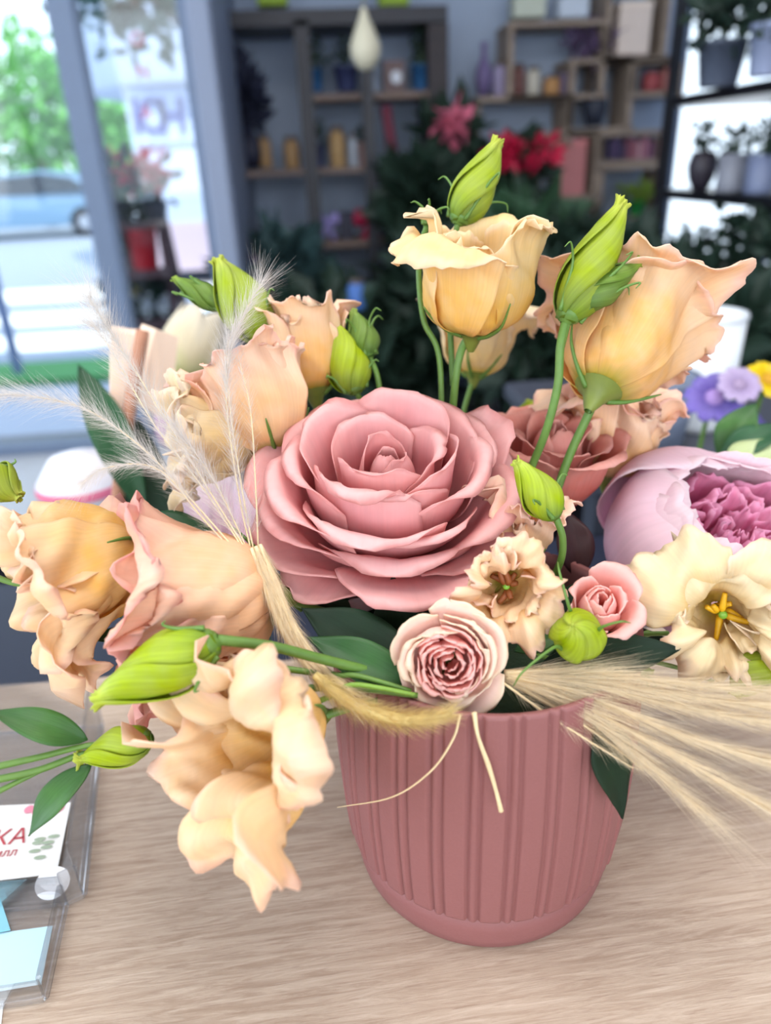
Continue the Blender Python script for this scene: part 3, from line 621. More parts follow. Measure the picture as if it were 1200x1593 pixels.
green = mat((92, 128, 52), .5, noise=.25, scale=200); green_d = mat((58, 92, 40), .5, noise=.25, scale=200)
def leaf_mat(c1, c2, rough=.42, transl=.15):
    return petal_mat([(0., c1), (.5, c2), (1., c1)], transl, rough, .18, .1, (26, 5))
LEAFD = leaf_mat((16, 38, 24), (24, 50, 28), .6); LEAFM = leaf_mat((52, 92, 48), (74, 116, 58)); LEAFB = leaf_mat((36, 74, 48), (52, 96, 62))

def leaf(base, tip, width, face, m, name='leaf', parent=None, bend=.1, fold=.25, label=None, wave=.04, seed=1, group=None, shape=(.42, 1.0)):
    """a leaf blade from base to tip (world points); face = direction its upper side looks to"""
    base, tip, face = (np.asarray(k, float) for k in (base, tip, face)); ax = tip-base; Ln = np.linalg.norm(ax); ax = ax/Ln
    n = face - ax*np.dot(face, ax); n /= np.linalg.norm(n); sd = np.cross(ax, n)
    nu, nv = 9, 19; u, v = np.meshgrid(np.linspace(-1, 1, nu), np.linspace(0, 1, nv))
    p = shape[0]; w = np.where(v < p, np.sin(PI/2*np.clip(v/p, 0, 1))**.8, np.cos(PI/2*np.clip((v-p)/(1-p), 0, 1))**shape[1])*width/2
    hgt = bend*Ln*np.sin(PI*v) + fold*np.abs(u)*w + wave*width*np.sin(v*11+seed)*np.abs(u)**2*np.sign(u)
    V = base + (ax[None, None]*(v*Ln)[..., None] + sd*(u*w)[..., None] + n*hgt[..., None])
    V = V.reshape(-1, 3)
    if parent is not None: V = loc_(parent, V)
    o = mk(name, V, grid_faces(nu, nv), m, parent, True, np.stack([u*.5+.5, v], -1).reshape(-1, 2))
    s = o.modifiers.new('thickness', 'SOLIDIFY'); s.thickness = .0005
    if label: tag(o, label, 'leaf', group)
    return o
def stem_part(root, pts, rad, m=None, name='stem'):
    b = MB(); b.tube(loc_(root, pts), rad, 8, 8); return b.build(name, m or green, root, True)
CALYX = mat((112, 124, 48), .5, noise=.3, scale=150)
def sepals(root, n, L, r0, z0, m, seed, spread=.5, curl=.3, rad=.0006, base=0.):
    rs = random.Random(seed)
    for k in range(n):
        a = 2*PI*k/n + rs.uniform(-.3, .3); l = L*rs.uniform(.75, 1.15); c, s = math.cos(a), math.sin(a); cu = curl*rs.uniform(.5, 1.5)
        rr = [r0, r0+spread*l*.35, r0+spread*l*.75, r0+spread*l*1.0+cu*l*.35, r0+spread*l+cu*l*.55]; zz = [z0, z0+l*.4, z0+l*.75, z0+l*.95, z0+l*.82]
        MB().tube([(x*c, x*s, z) for x, z in zip(rr, zz)], [rad*1.6, rad*1.5, rad, rad*.7, rad*.3], 6, 5).build('sepal', m, root, True)
def calyx_cup(root, r, h, m):
    MB().lathe([(r*.35, -h*.25), (r*.55, 0), (r*.9, h*.35), (r*1.0, h*.7), (r*.95, h)], n=20, cap=False).build('calyx', m, root, True)

# petal colours
APR = lambda hi, mid, base, tip: petal_mat([(0., base), (.10, base), (.24, mid), (.5, mid), (.78, hi), (.93, hi), (1., tip)], .34, .6, .075, .14, (52, 1.3), bump=.10)
E_CREAM = APR((250, 220, 178), (246, 204, 126), (196, 178, 64), (254, 218, 192))
E_APR = APR((252, 220, 180), (248, 202, 132), (184, 166, 62), (254, 216, 194))
E_PEACH = APR((254, 222, 192), (250, 210, 158), (176, 166, 70), (252, 208, 190))
E_PINK = APR((252, 208, 182), (252, 206, 162), (144, 136, 48), (242, 178, 168))
E_YEL = APR((248, 220, 164), (246, 206, 118), (202, 184, 68), (252, 226, 188))
E_PALE = APR((246, 226, 186), (244, 216, 156), (232, 204, 100), (248, 224, 198))

def eustoma(label, base, axis, S, op, m, seed, spin=0., n=(4, 4), stem=None, ruf=.07, inner=.9, W=.98, stam=None, cal=True, jag=.022, group=None, stem_r=.0016, drop=.12, rim=.0, q=.5, var=.45, roll=.6, sepn=5, ops=None, fr=3.2, rp=2.6):
    """op: how far the rim flares, q: trumpet 0 .. goblet 1, roll: how strongly the lips roll back, ops: flare of each petal"""
    rs = np.random.RandomState(seed); lp = lambda a, b: a + (b-a)*q
    root = empty('lisianthus_flower', label=label, cat='flower', group=group, mtx=mtx(base, axis, spin))
    for w in range(2):
        for k in range(n[w]):
            o = op*(1. if w == 0 else .62)*(1+var*rs.randn())
            if ops: o = ops[(k+w*n[0]) % len(ops)]
            o = min(1.25, max(-.12, o)); s = S*(1 if w == 0 else inner)*(1+.06*rs.randn()); kr = roll*max(0, o+.1)*(.5+rs.rand())
            L = np.array((.53+.52*o, .93-.24*max(0, o)-drop*max(0, o)))
            pts = np.array([(.05, 0), (lp(.10, .23), lp(.09, .05)), (lp(.22, .38), lp(.26, .17)), (lp(.31, .45), lp(.47, .40)), (lp(.38, .455)+.08*o, .66), (lp(.45, .47)+.28*o, .84-.06*o), L, L+(.07*kr, -.03*kr), L+(.11*kr, -.11*kr)])*s
            if w: pts[:, 0] *= .9
            rf = ruf*S*(.8+.7*rs.rand())
            petal('petal', root, m, pts, 2*PI*(k + .5*w)/n[w] + .15*rs.randn(), W*(4/n[w])**.8*(1+.08*rs.randn()), seed*31+w*11+k, corner=.20+.10*rs.rand(), ruf=rf,
                  rfreq=fr+rs.rand()*1.6, jag=jag, jf=9, wb=.7, spiral=.10, cup=.05*S*rs.randn(), nu=57, nv=25, tipn=rim*rs.rand(), rufpow=rp)
    if cal:
        MB().lathe([(S*.03, -S*.17), (S*.055, -S*.12), (S*.085, -S*.05), (S*lp(.11, .13), S*.0), (S*lp(.13, .20), S*lp(.08, .03))], n=20, cap=False).build('calyx', CALYX, root, True)
        for k in range(sepn):
            a_ = 2*PI*(k+.3*rs.rand())/sepn; c, s_ = math.cos(a_), math.sin(a_); l = .6+.4*rs.rand()
            o1 = np.array([(.10, -.02), (lp(.13, .26), lp(.09, .05)), (lp(.25, .41), lp(.26, .17)), (lp(.34, .49), lp(.47, .38)*l)])*S
            MB().tube([(r_*c, r_*s_, z_) for r_, z_ in o1], [.0012, .001, .0007, .0003], 6, 5).build('sepal', green, root, True)
    if stam:
        for k in range(7):
            a = 2*PI*k/7 + .5*rs.randn(); c, s_ = math.cos(a), math.sin(a); h = .34 + .07*rs.randn(); t_ = .06*rs.randn(2)
            MB().tube([(.04*S*c, .04*S*s_, .12*S), (.09*S*c, .09*S*s_, (h-.1)*S), (.10*S*c, .10*S*s_, h*S)], .0005, 6, 4).tube(
                [((.03*c)*S, (.03*s_)*S, (h-.03)*S), (.10*S*c, .10*S*s_, (h+.03)*S), ((.22*c+t_[0])*S, (.22*s_+t_[1])*S, (h+.07)*S)], [.0007, .0014, .0009], 7, 4).build('stamen', stam, root, True)
        MB().lathe([(.05*S, .1*S), (.06*S, .25*S), (.03*S, .36*S), (.05*S, .43*S), (.04*S, .46*S), (.005*S, .46*S)], n=12).build('pistil', mat((120, 170, 50), .45, noise=.2, scale=300), root, True)
    if stem: stem_part(root, stem, stem_r)
    return root

def budmat(hi, lo, tip): return petal_mat([(0., lo), (.3, hi), (.8, hi), (1., tip)], .22, .5, .24, .12, (16, 1.5))
BUD = budmat((158, 176, 52), (104, 136, 52), (190, 198, 80)); BUDL = budmat((168, 188, 44), (118, 154, 50), (194, 206, 84)); BUDD = budmat((112, 142, 56), (74, 110, 52), (150, 174, 72))
def bud(label, base, tip, width, m, seed, stem=None, sep=4, seplen=.55, curl=.6, stem_r=.0014, twist=2.2, tipw=.14, cat='flower bud', sepm=None, fat=.33, open_=0.):
    base, tip = np.asarray(base, float), np.asarray(tip, float); ax = tip-base; S = np.linalg.norm(ax); R = width/2
    root = empty('lisianthus_bud', label=label, cat=cat, mtx=mtx(base, ax, seed*1.3))
    for k in range(4):
        pts = [(R*.28, 0), (R*.75, S*.12), (R*1.0, S*fat), (R*.86, S*.55), (R*.5, S*.78), (R*(tipw*1.5), S*.93), (R*(tipw*2.4+open_), S*(1.0-.02*k))]
        petal('petal', root, m, pts, 2*PI*k/4, 1.25, seed*7+k, corner=.05, ruf=R*.10, rfreq=3., jag=.02, jf=8, wb=.9, spiral=.16, twist=twist, nu=17, nv=17, thick=.0004)
    calyx_cup(root, R*.55, S*.07, green)
    if sep: sepals(root, sep, S*seplen, R*.6, S*.03, sepm or green, seed, (R*.7)/(S*seplen), curl, .0006)
    if stem: stem_part(root, stem, stem_r)
    return root

ROSE = petal_mat([(0., (208, 104, 116)), (.35, (232, 146, 150)), (.75, (240, 174, 174)), (.95, (246, 192, 188)), (1., (230, 164, 160))], .3, .6, .05, .08, (30, 2), bump=.05)
def rose(label, base, axis, R, Hh, counts, m, seed, spin=0., close=.25, lip=.12, ruf=.05, jag=.015, stem=None, name='rose', tmin=.06, W0=1.5, W1=.72, hout=.42, tip=.03, z_in=1., belly=.72, expo=.85):
    rs = np.random.RandomState(seed); root = empty(name, label=label, cat='flower', mtx=mtx(base, axis, spin)); N = sum(counts); i = 0; phi = rs.rand()*6
    for ci, cn in enumerate(counts):
        for k in range(cn):
            t = tmin + (1-tmin)*(i/(N-1))**expo; i += 1
            phi += 2*PI/cn*(1 + .08*rs.randn()) + (.6 if k == 0 else 0)
            rl = R*t; zl = Hh*(z_in - (z_in-hout)*t**1.4)*(1+.03*rs.randn())
            rb = R*(.10 + belly*t**.9)*.82 + .05*R*(1-t)
            fl = sm((t-close)/(1-close)); cl = R*lip*fl
            rlip = rl*(.55 + .45*fl) if t < close*1.6 else rl
            pts = [(R*.05, 0), (rb*.62, zl*.16), (rb*.98, zl*.45), (rb*(1-.15*(1-fl)) + (rlip-rb)*.45*fl, zl*.80), (rlip-cl*.25, zl*.97), (rlip+cl*.45, zl*1.0-cl*.1), (rlip+cl*.95, zl-cl*.55)]
            petal('petal', root, m, pts, phi, W0 + (W1-W0)*min(1, t*1.4)**.7, seed*97+i, corner=.16+.06*t, cpow=2.4, ruf=ruf*R*(.25+t), rfreq=2.2+t, jag=jag, jf=6,
                  wb=.75, spiral=.05, nu=25, nv=19, thick=.0005, tipn=-tip*(rs.rand() < .6))
    if stem: stem_part(root, stem, .0022)
    calyx_cup(root, R*.2, Hh*.15, green)
    return root

def whorl_rose(label, base, axis, whorls, m, seed, spin=0., ruf=.003, jag=.012, name='rose', stem=None, cal=.011, tip=.05, m_in=None, n_in=0, extra=()):
    """whorls from the heart outwards: (count, rim radius, rim height, belly radius, lip roll, half width)"""
    rs = np.random.RandomState(seed); root = empty(name, label=label, cat='flower', mtx=mtx(base, axis, spin)); i = 0
    for wi, (cn, rl, zl, rb, cl, W) in enumerate(whorls):
        ph = rs.rand()*6.28
        for k in range(cn):
            i += 1; R_ = rl*(1+.05*rs.randn()); Z_ = zl*(1+.05*rs.randn()); c_ = cl*(.5+.9*rs.rand())
            pts = [(.003, 0), (rb*.62, zl*.12), (rb*.98, Z_*.42), (rb+(R_-rb)*.42, Z_*.76), (R_-c_*.3, Z_*.97), (R_+c_*.35, Z_+c_*.0), (R_+c_*.8, Z_-c_*.45)]
            f = .3+.7*wi/(len(whorls)-1)
            petal('petal', root, m_in if wi < n_in else m, pts, ph + 2*PI*k/cn + .16*rs.randn(), W*(1+.07*rs.randn()), seed*97+i, corner=.20+.06*rs.rand(), cpow=2.3, ruf=ruf*f*(.6+.8*rs.rand()), rfreq=1.8+rs.rand()*1.4, jag=jag, jf=5,
                  wb=.78, spiral=.07*(1 if k % 2 else .6), nu=27, nv=21, thick=.0005, tipn=-tip*rs.rand()*f, cup=.002*f*rs.randn())
    for phi, rl, zl, rb, W in extra:
        petal('petal', root, m, [(.003, 0), (rb*.6, zl*.1), (rb, zl*.4), (rb+(rl-rb)*.4, zl*.7), (rl*.95, zl*.93), (rl, zl)], phi, W, seed+int(phi*100), corner=.3, ruf=ruf*1.4, rfreq=2.2, jag=jag*1.6, jf=6, wb=.8, nu=27, nv=21)
    calyx_cup(root, cal, .008, green)
    return root

# ================================================================== the bouquet
random.seed(4)
whorl_rose('large dusty pink rose in the middle of the bouquet', P(604, 815, .322), adir(-.02, .71, .67),
           ((2, .0040, .0410, .0095, .000, 1.7), (2, .0080, .0420, .0125, .001, 1.55), (3, .0215, .0480, .0185, .002, 1.2), (4, .0305, .0475, .0255, .003, 1.0), (5, .039, .0425, .031, .004, .88), (6, .046, .036, .035, .005, .78), (6, .0515, .027, .038, .006, .72), (6, .056, .017, .039, .006, .70)), ROSE, 11, spin=.4, extra=((.02, .060, .036, .040, .42), (3.6, .060, .012, .038, .5), (4.6, .055, .006, .036, .5)))
S_PINK = petal_mat([(0., (248, 180, 164)), (.5, (253, 212, 198)), (.85, (254, 226, 212)), (1., (250, 230, 204))], .34, .6, .03, .06, (24, 2), bump=.03)
S_IN = petal_mat([(0., (255, 172, 160)), (.5, (255, 196, 186)), (.85, (255, 208, 200)), (1., (255, 218, 210))], .5, .6, .03, .06, (24, 2), bump=.03)
whorl_rose('small pale pink spray rose hanging over the pot rim', P(697, 1022, .258), adir(-.05, -.02, 1),
           ((3, .0022, .0130, .0030, .0003, .9), (4, .0044, .0138, .0050, .0005, .8), (5, .0066, .0140, .0070, .0006, .74), (7, .0085, .0140, .0088, .0006, .62), (8, .0106, .0132, .0106, .0008, .58), (7, .0128, .0118, .0122, .001, .62), (5, .0155, .0098, .0138, .0014, .78), (5, .0195, .0066, .0155, .0016, .74)), S_PINK, 5, name='spray_rose', ruf=.0013, jag=.016, cal=.005, tip=.02, m_in=S_IN, n_in=5)
rose('small half-open pale pink rose bud left of the peony', P(922, 968, .278), adir(-.08, .45, .75),   .0150, .026, (3, 3, 4, 4), S_IN, 8, close=.6, lip=.18, ruf=.05, jag=.02, name='spray_rose', W0=1.4, W1=.9, hout=.75, tmin=.1)
R_CORAL = petal_mat([(0., (196, 80, 76)), (.5, (222, 124, 112)), (.9, (232, 158, 146)), (1., (236, 170, 156))], .25, .6, .07, .08)
rose('coral pink rose behind the thin bud stems right of the large rose', P(850, 790, .37), adir(.0, .80, .5), .038, .048, (3, 4, 5, 5), R_CORAL, 21, name='rose', hout=.8)

# --- lisianthus
YST = mat((222, 170, 20), .5, noise=.2, scale=500)
eustoma('big open cream apricot lisianthus hanging low at the left of the pot', P(490, 1118, .258), adir(-.66, -.06, .70), .046, .72, E_CREAM, 65, spin=.5, ruf=.30, q=.7, n=(4, 3), sepn=3, var=.35, roll=1.3,
        stem=[P(490, 1118, .258), P(540, 1102, .26), P(620, 1080, .265), P(700, 1060, .30)])
eustoma('cream lisianthus at the left edge turned away from the bouquet', P(214, 848, .30), adir(-.74, -.36, .52), .052, .36, E_CREAM, 61, spin=.2, ruf=.30, q=.95, n=(4, 3), sepn=3, roll=1.2,
        stem=[P(214, 848, .30), P(300, 850, .305), P(400, 880, .31), P(560, 980, .32)])
eustoma('peachy pink lisianthus lying sideways below the feather grass', P(428, 930, .285), adir(-.97, -.06, .22), .063, .36, E_PINK, 9, spin=1., ruf=.26, q=.95, n=(4, 3), sepn=2, var=.5, roll=.8,
        stem=[P(428, 930, .285), P(500, 950, .295), P(600, 990, .32)])
eustoma('upright yellow apricot lisianthus cup above the large rose', P(735, 518, .325), adir(.03, .86, .50), .050, .30, E_YEL, 6, spin=.9, ruf=.15, q=1., n=(4, 3), var=.8, roll=1.6, sepn=3,
        stem=[P(735, 518, .325), P(718, 545, .33), P(708, 600, .335), P(700, 700, .35)], stem_r=.0018)
eustoma('apricot lisianthus seen from behind at upper right', P(928, 612, .315), adir(.42, .76, -.30), .058, .55, E_APR, 17, spin=.3, ruf=.20, q=.75, n=(4, 3), sepn=2, rim=.12,
        stem=[P(928, 612, .315), P(918, 640, .315), P(890, 700, .32), P(868, 760, .325), P(840, 850, .335)], stem_r=.0019)
eustoma('cream lisianthus with yellow stamens in front of the peony', P(1112, 940, .288), adir(-.22, -.16, 1), .0335, .5, E_PALE, 62, spin=.9, ruf=.34, q=.5, n=(4, 3), var=.5, roll=1.6, stam=YST, cal=False, fr=3.6)
eustoma('small apricot lisianthus with brown stamens below the large rose', P(786, 905, .278), adir(-.12, -.06, 1), .026, .34, E_APR, 61, spin=.9, ruf=.28, q=.6, n=(4, 2), stam=mat((134, 72, 30), .6, noise=.3, scale=500), cal=False, roll=1.2, jag=.04, fr=3.8)
eustoma('apricot lisianthus tucked against the right side of the large rose', P(808, 872, .308), adir(.06, .85, .35), .031, .2, E_PEACH, 31, ruf=.28, q=.6, n=(4, 2))
eustoma('apricot lisianthus cup at the left behind the large rose', P(428, 705, .33), adir(-.30, .9, .1), .050, .14, E_PEACH, 37, spin=.8, ruf=.13, q=.80, n=(4, 3), sepn=3)
eustoma('apricot lisianthus behind the other blooms at upper left', P(490, 612, .36), adir(-.16, .95, .1), .048, .14, E_APR, 41, ruf=.13, q=.7, n=(4, 3), sepn=3)
eustoma('pale apricot lisianthus opening to the left behind the feather grass', P(405, 690, .335), adir(-.95, -.02, .35), .048, .32, E_PALE, 43, ruf=.2, q=.5, n=(4, 3), stam=YST, sepn=0)
eustoma('small cream lisianthus out of focus behind the yellow cup', P(738, 585, .42), adir(.1, .9, .1), .042, .35, E_PALE, 47, ruf=.25, q=.7, n=(4, 2), stem=[P(738, 585, .42), P(722, 640, .42), P(715, 700, .42)])
eustoma('peach lisianthus peeping out between the coral rose and the peony', P(945, 745, .38), adir(.1, .95, .2), .047, .35, E_PEACH, 53, ruf=.25, q=.8, n=(4, 3), sepn=0)

# --- peony
PEO = petal_mat([(0., (236, 170, 200)), (.5, (248, 208, 226)), (.9, (250, 222, 232)), (1., (250, 230, 236))], .38, .5, .06, .08)
PEI = petal_mat([(0., (214, 90, 140)), (.6, (236, 128, 172)), (1., (244, 170, 202))], .25, .55, .08, .08)
def peony():
    root = empty('peony', label='big pale pink peony with a darker pink heart at the right', cat='flower', mtx=mtx(P(1068, 925, .37), adir(.18, .66, .72), .3))
    rs = np.random.RandomState(2); R = .053; S = .068
    for w, (n, sc, top) in enumerate(((5, 1., .62), (5, .92, .66), (5, .84, .72))):
        for k in range(n):
            q = sc*(1+.03*rs.randn()); tp = top*(1+.12*rs.randn())
            pts = [(.006, 0), (R*.62*q, S*.07), (R*.98*q, S*.32), (R*1.03*q, S*.58), (R*.92*q, S*.80), (R*tp*q, S*(.92+.02*w))]
            petal('petal', root, PEO, pts, 2*PI*(k+.33*w)/n + .2*rs.randn(), .78, 70+w*9+k, corner=.24, ruf=.003, rfreq=2.2, jag=.018, wb=.8, spiral=.05, nu=27, nv=21, thick=.0006)
    for k in range(26):
        t = k/25; rr = R*(.66-.55*t)
        pts = [(rr*.6, S*.3), (rr, S*.5), (rr*1.05, S*.66), (rr*(1.05+.2*rs.randn()), S*(.82+.05*rs.randn()))]
        petal('inner_petal', root, PEI, pts, k*2.4, .5, 200+k, corner=.2, ruf=.006, rfreq=4, jag=.06, wb=.8, nu=17, nv=11, thick=.0004)
    return root
peony()

# --- buds (base pixel, tip pixel, depth)
def B(label, b, t, w, d, m=BUD, seed=1, dt=0., stem=None, **k):
    bd = P(b[0], b[1], d); st = [bd] + [P(x, y, dd) for x, y, dd in stem] if stem else None
    return bud(label, bd, P(t[0], t[1], d+dt), w*d/F, m, seed, st, **k)
B('tall yellow-green bud standing highest above the bouquet', (712, 348), (778, 212), 62, .33, seed=2, stem=[(708, 380, .333), (700, 470, .337), (705, 600, .34)], sep=3, seplen=.45)
B('long lime bud on the curved stem at upper right', (880, 500), (972, 306), 74, .30, seed=3, stem=[(872, 540, .3), (868, 600, .303), (850, 670, .31), (826, 730, .32), (800, 800, .33)], sep=3, seplen=.4, stem_r=.0018)
B('smaller green bud leaning out of the curved stem at upper right', (900, 478), (998, 404), 48, .298, BUDD, seed=4, stem=[(885, 500, .3), (874, 540, .301)], sep=4, seplen=.75, curl=.3)
B('bright lime bud between the large rose and the peony', (866, 806), (800, 714), 56, .275, BUDL, seed=5, stem=[(876, 840, .278), (870, 880, .285), (840, 930, .31)], sep=3, seplen=.4)
B('yellow-green bud with twisted tip at upper left', (412, 530), (334, 398), 74, .345, seed=6, stem=[(440, 570, .35), (470, 640, .36)], sep=2, seplen=.3)
B('slim dark green bud pointing left at upper left', (350, 478), (268, 432), 34, .35, BUDD, seed=7, stem=[(380, 500, .352), (420, 550, .36)], sep=4, seplen=.9, curl=.1)
B('fat lime bud standing behind the large rose', (555, 612), (516, 496), 62, .35, BUDL, seed=8, stem=[(570, 640, .355), (590, 720, .36)], sep=3, seplen=.35)
B('green bud with curled sepals behind the large rose', (576, 556), (548, 482), 44, .352, BUDD, seed=9, stem=[(590, 600, .353), (600, 720, .36)], sep=5, seplen=1.0, curl=.7)
B('small green bud between two apricot blooms at the left', (460, 648), (436, 556), 40, .325, BUD, seed=10, stem=[(480, 690, .33)], sep=0)
B('big lime bud pointing left above the low cream bloom', (338, 995), (140, 1095), 90, .236, BUDL, seed=11, stem=[(420, 1005, .242), (500, 1025, .25), (600, 1050, .262), (700, 1075, .29)], sep=3, seplen=.25, curl=.2, stem_r=.0018)
B('lime bud beneath the big lime bud at the left', (236, 1148), (120, 1182), 56, .262, BUDL, seed=12, sep=0, open_=.25)
B('round lime bud seen from its tip under the small pink rose', (905, 1000), (890, 972), 72, .266, BUDL, seed=13, dt=-.025, sep=3, seplen=1.1, curl=.8, fat=.4, tipw=.03, stem=[(960, 1000, .288), (1010, 985, .295)])
B('green bud hanging at the right edge under the cream bloom', (1196, 1020), (1140, 1082), 66, .27, BUD, seed=14, sep=0)
B('green bud at the far left edge', (-26, 735), (34, 775), 60, .30, BUD, seed=15, sep=2, curl=.5)
B('tiny green bud with curled sepals over the yellow cup', (664, 352), (670, 326), 20, .33, BUDD, seed=16, stem=[(656, 380, .33), (652, 430, .33), (660, 500, .333), (684, 560, .336), (688, 720, .35)], sep=5, seplen=1.3, curl=1., stem_r=.0013)
B('tiny dark green bud over the dry grass at the right', (972, 1036), (1018, 1046), 22, .275, BUDD, seed=17, stem=[(930, 1030, .28), (880, 1030, .29), (830, 1020, .30)], sep=5, seplen=.9, curl=.5)
B('round green bud out of focus behind the large rose', (822, 655), (824, 622), 38, .42, BUDL, seed=18, sep=0)

# ================================================================== leaves and loose greenery of the bouquet
TOC = lambda rx, uy, tc: adir(rx, uy, tc)
def L(label, b, t, w, db, dt, m, face=(0, .5, .8), **k):
    return leaf(P(b[0], b[1], db), P(t[0], t[1], dt), w*db/F, TOC(*face), m, label=label, **k)
L('green pointed leaf at the far left above the tray', (136, 1152), (-16, 1106), 50, .262, .25, LEAFM, bend=.06)
L('green leaf hanging over the clear tray', (142, 1190), (44, 1300), 52, .262, .255, LEAFM, bend=.1, face=(-.3, .4, .8))
L('broad green leaf behind the sideways peach bloom', (352, 858), (200, 800), 62, .31, .315, LEAFB, bend=.06, face=(0, .8, .5))
L('bluish green blade under the left cream bloom', (380, 985), (120, 992), 46, .30, .30, LEAFB, bend=.03)
L('large dark leaf below the large rose', (650, 1045), (470, 945), 96, .262, .268, LEAFD, bend=-.04)
L('dark leaf between the large rose and the spray rose', (625, 1030), (612, 896), 84, .292, .285, LEAFD, bend=.05)
L('mid green leaf lying over the pot rim at the left', (655, 1078), (478, 990), 70, .256, .262, leaf_mat((40, 78, 42), (58, 98, 52)), bend=.05)
L('dark narrow leaf just under the large rose', (630, 985), (450, 918), 40, .296, .30, LEAFD, bend=.0)
L('dark leaf with red tip hanging on the right side of the pot', (930, 1120), (968, 1274), 80, .252, .262, LEAFD, face=(.35, .2, .9), bend=.04, shape=(.3, 1.3))
L('green leaf beside the brown stamened bloom', (800, 1012), (880, 990), 34, .284, .282, LEAFM, bend=.1)
L('dark leaf behind the round lime bud', (850, 1000), (960, 900), 80, .31, .32, LEAFD)
L('dark leaf deep between the spray roses', (800, 1040), (850, 930), 90, .31, .31, LEAFD)
L('dark leaf over the right pot rim', (830, 1050), (1060, 1010), 80, .27, .262, LEAFD)
L('small dark leaf under the spray rose', (770, 1060), (800, 1120), 50, .283, .282, LEAFD, face=(0, .1, 1))
L('dark leaf under the peony', (880, 1010), (1060, 1010), 80, .33, .33, LEAFD, face=(0, .8, .4))
L('dark leaf behind the rose at the left', (560, 1000), (430, 870), 80, .32, .33, LEAFD, face=(0, .7, .5))
L('dark leaf in the pot behind the spray rose', (700, 1080), (760, 960), 100, .315, .31, LEAFD, face=(0, .5, .8))
L('dark leaf in the pot at its left rim', (640, 1090), (540, 1050), 60, .30, .295, LEAFD, face=(0, .7, .7))
L('dark purple brown leaf left of the peony', (900, 900), (880, 790), 60, .33, .335, leaf_mat((52, 30, 34), (70, 42, 44)))
def twig(label, pts, rad, m=green, taper=.7):
    o = MB().tube([P(*p) for p in pts], [rad, rad*taper], 8, 8).build('stem', m, None, True); return tag(o, label, 'stem')
twig('upper green stem crossing behind the left cream bloom', [(-20, 872, .30), (100, 830, .305), (215, 806, .31), (350, 846, .312), (480, 930, .32)], .0014)
twig('lower green stem crossing behind the left cream bloom', [(-20, 895, .30), (60, 905, .30), (210, 830, .308), (340, 858, .31), (470, 950, .32)], .0013)
twig('upper of three stems at the left edge below the leaf', [(-20, 1196, .25), (60, 1178, .256), (135, 1160, .262), (230, 1150, .268)], .0013)
twig('middle of three stems at the left edge', [(-20, 1216, .25), (60, 1198, .256), (140, 1170, .263), (235, 1160, .27)], .0014)
twig('lowest of three stems at the left edge', [(-20, 1240, .25), (30, 1215, .254), (90, 1186, .259)], .0011)
twig('green stem above the pot rim at the left', [(440, 1040, .256), (520, 1050, .254), (560, 1052, .252), (640, 1075, .250)], .0012)
twig('thick green stem along the pot rim at the left', [(440, 1072, .256), (540, 1070, .252), (650, 1082, .248)], .0014)
twig('bent light green stem at the pot rim', [(470, 1100, .252), (510, 1085, .25), (545, 1066, .249), (590, 1070, .248), (650, 1082, .248)], .0011, mat((120, 160, 56), .5, noise=.2, scale=200))
twig('green stem right of the round lime bud', [(820, 1035, .30), (900, 1020, .29), (980, 990, .288), (1040, 985, .29)], .0014)
twig('thin green stem under the cream bloom at the right', [(860, 1040, .295), (960, 1022, .285), (1060, 1040, .28), (1110, 1060, .28)], .0011)
# loose flower bits
LIL = petal_mat([(0., (170, 150, 160)), (1., (216, 196, 206))], .25)
L('pinkish petal lying between the rose and the dark leaves', (520, 960), (600, 935), 30, .30, .30, LIL)

# ================================================================== dry feather grass
straw = mat((226, 204, 160), .6, noise=.15, scale=400)
def hair_mat(c):
    m, nt, b, out = new_mat('hair'); N = nt.nodes; Lk = nt.links; oi = N.new('ShaderNodeTexCoord'); nz = N.new('ShaderNodeTexNoise'); nz.inputs['Scale'].default_value = 300; Lk.new(oi.outputs['Object'], nz.inputs['Vector'])
    mx = N.new('ShaderNodeMixRGB'); mx.inputs[1].default_value = srgb(*[int(k*.88) for k in c]); mx.inputs[2].default_value = srgb(*[min(255, int(k*1.06)) for k in c]); Lk.new(nz.outputs['Fac'], mx.inputs[0]); Lk.new(mx.outputs[0], b.inputs['Base Color'])
    b.inputs['Roughness'].default_value = .5; tr = N.new('ShaderNodeBsdfTranslucent'); Lk.new(mx.outputs[0], tr.inputs[0]); ms = N.new('ShaderNodeMixShader'); ms.inputs[0].default_value = .4
    Lk.new(b.outputs[0], ms.inputs[1]); Lk.new(tr.outputs[0], ms.inputs[2]); Lk.new(ms.outputs[0], out.inputs[0]); return m
HW = hair_mat((232, 226, 220)); HC = hair_mat((238, 222, 192)); HY = hair_mat((232, 212, 150))
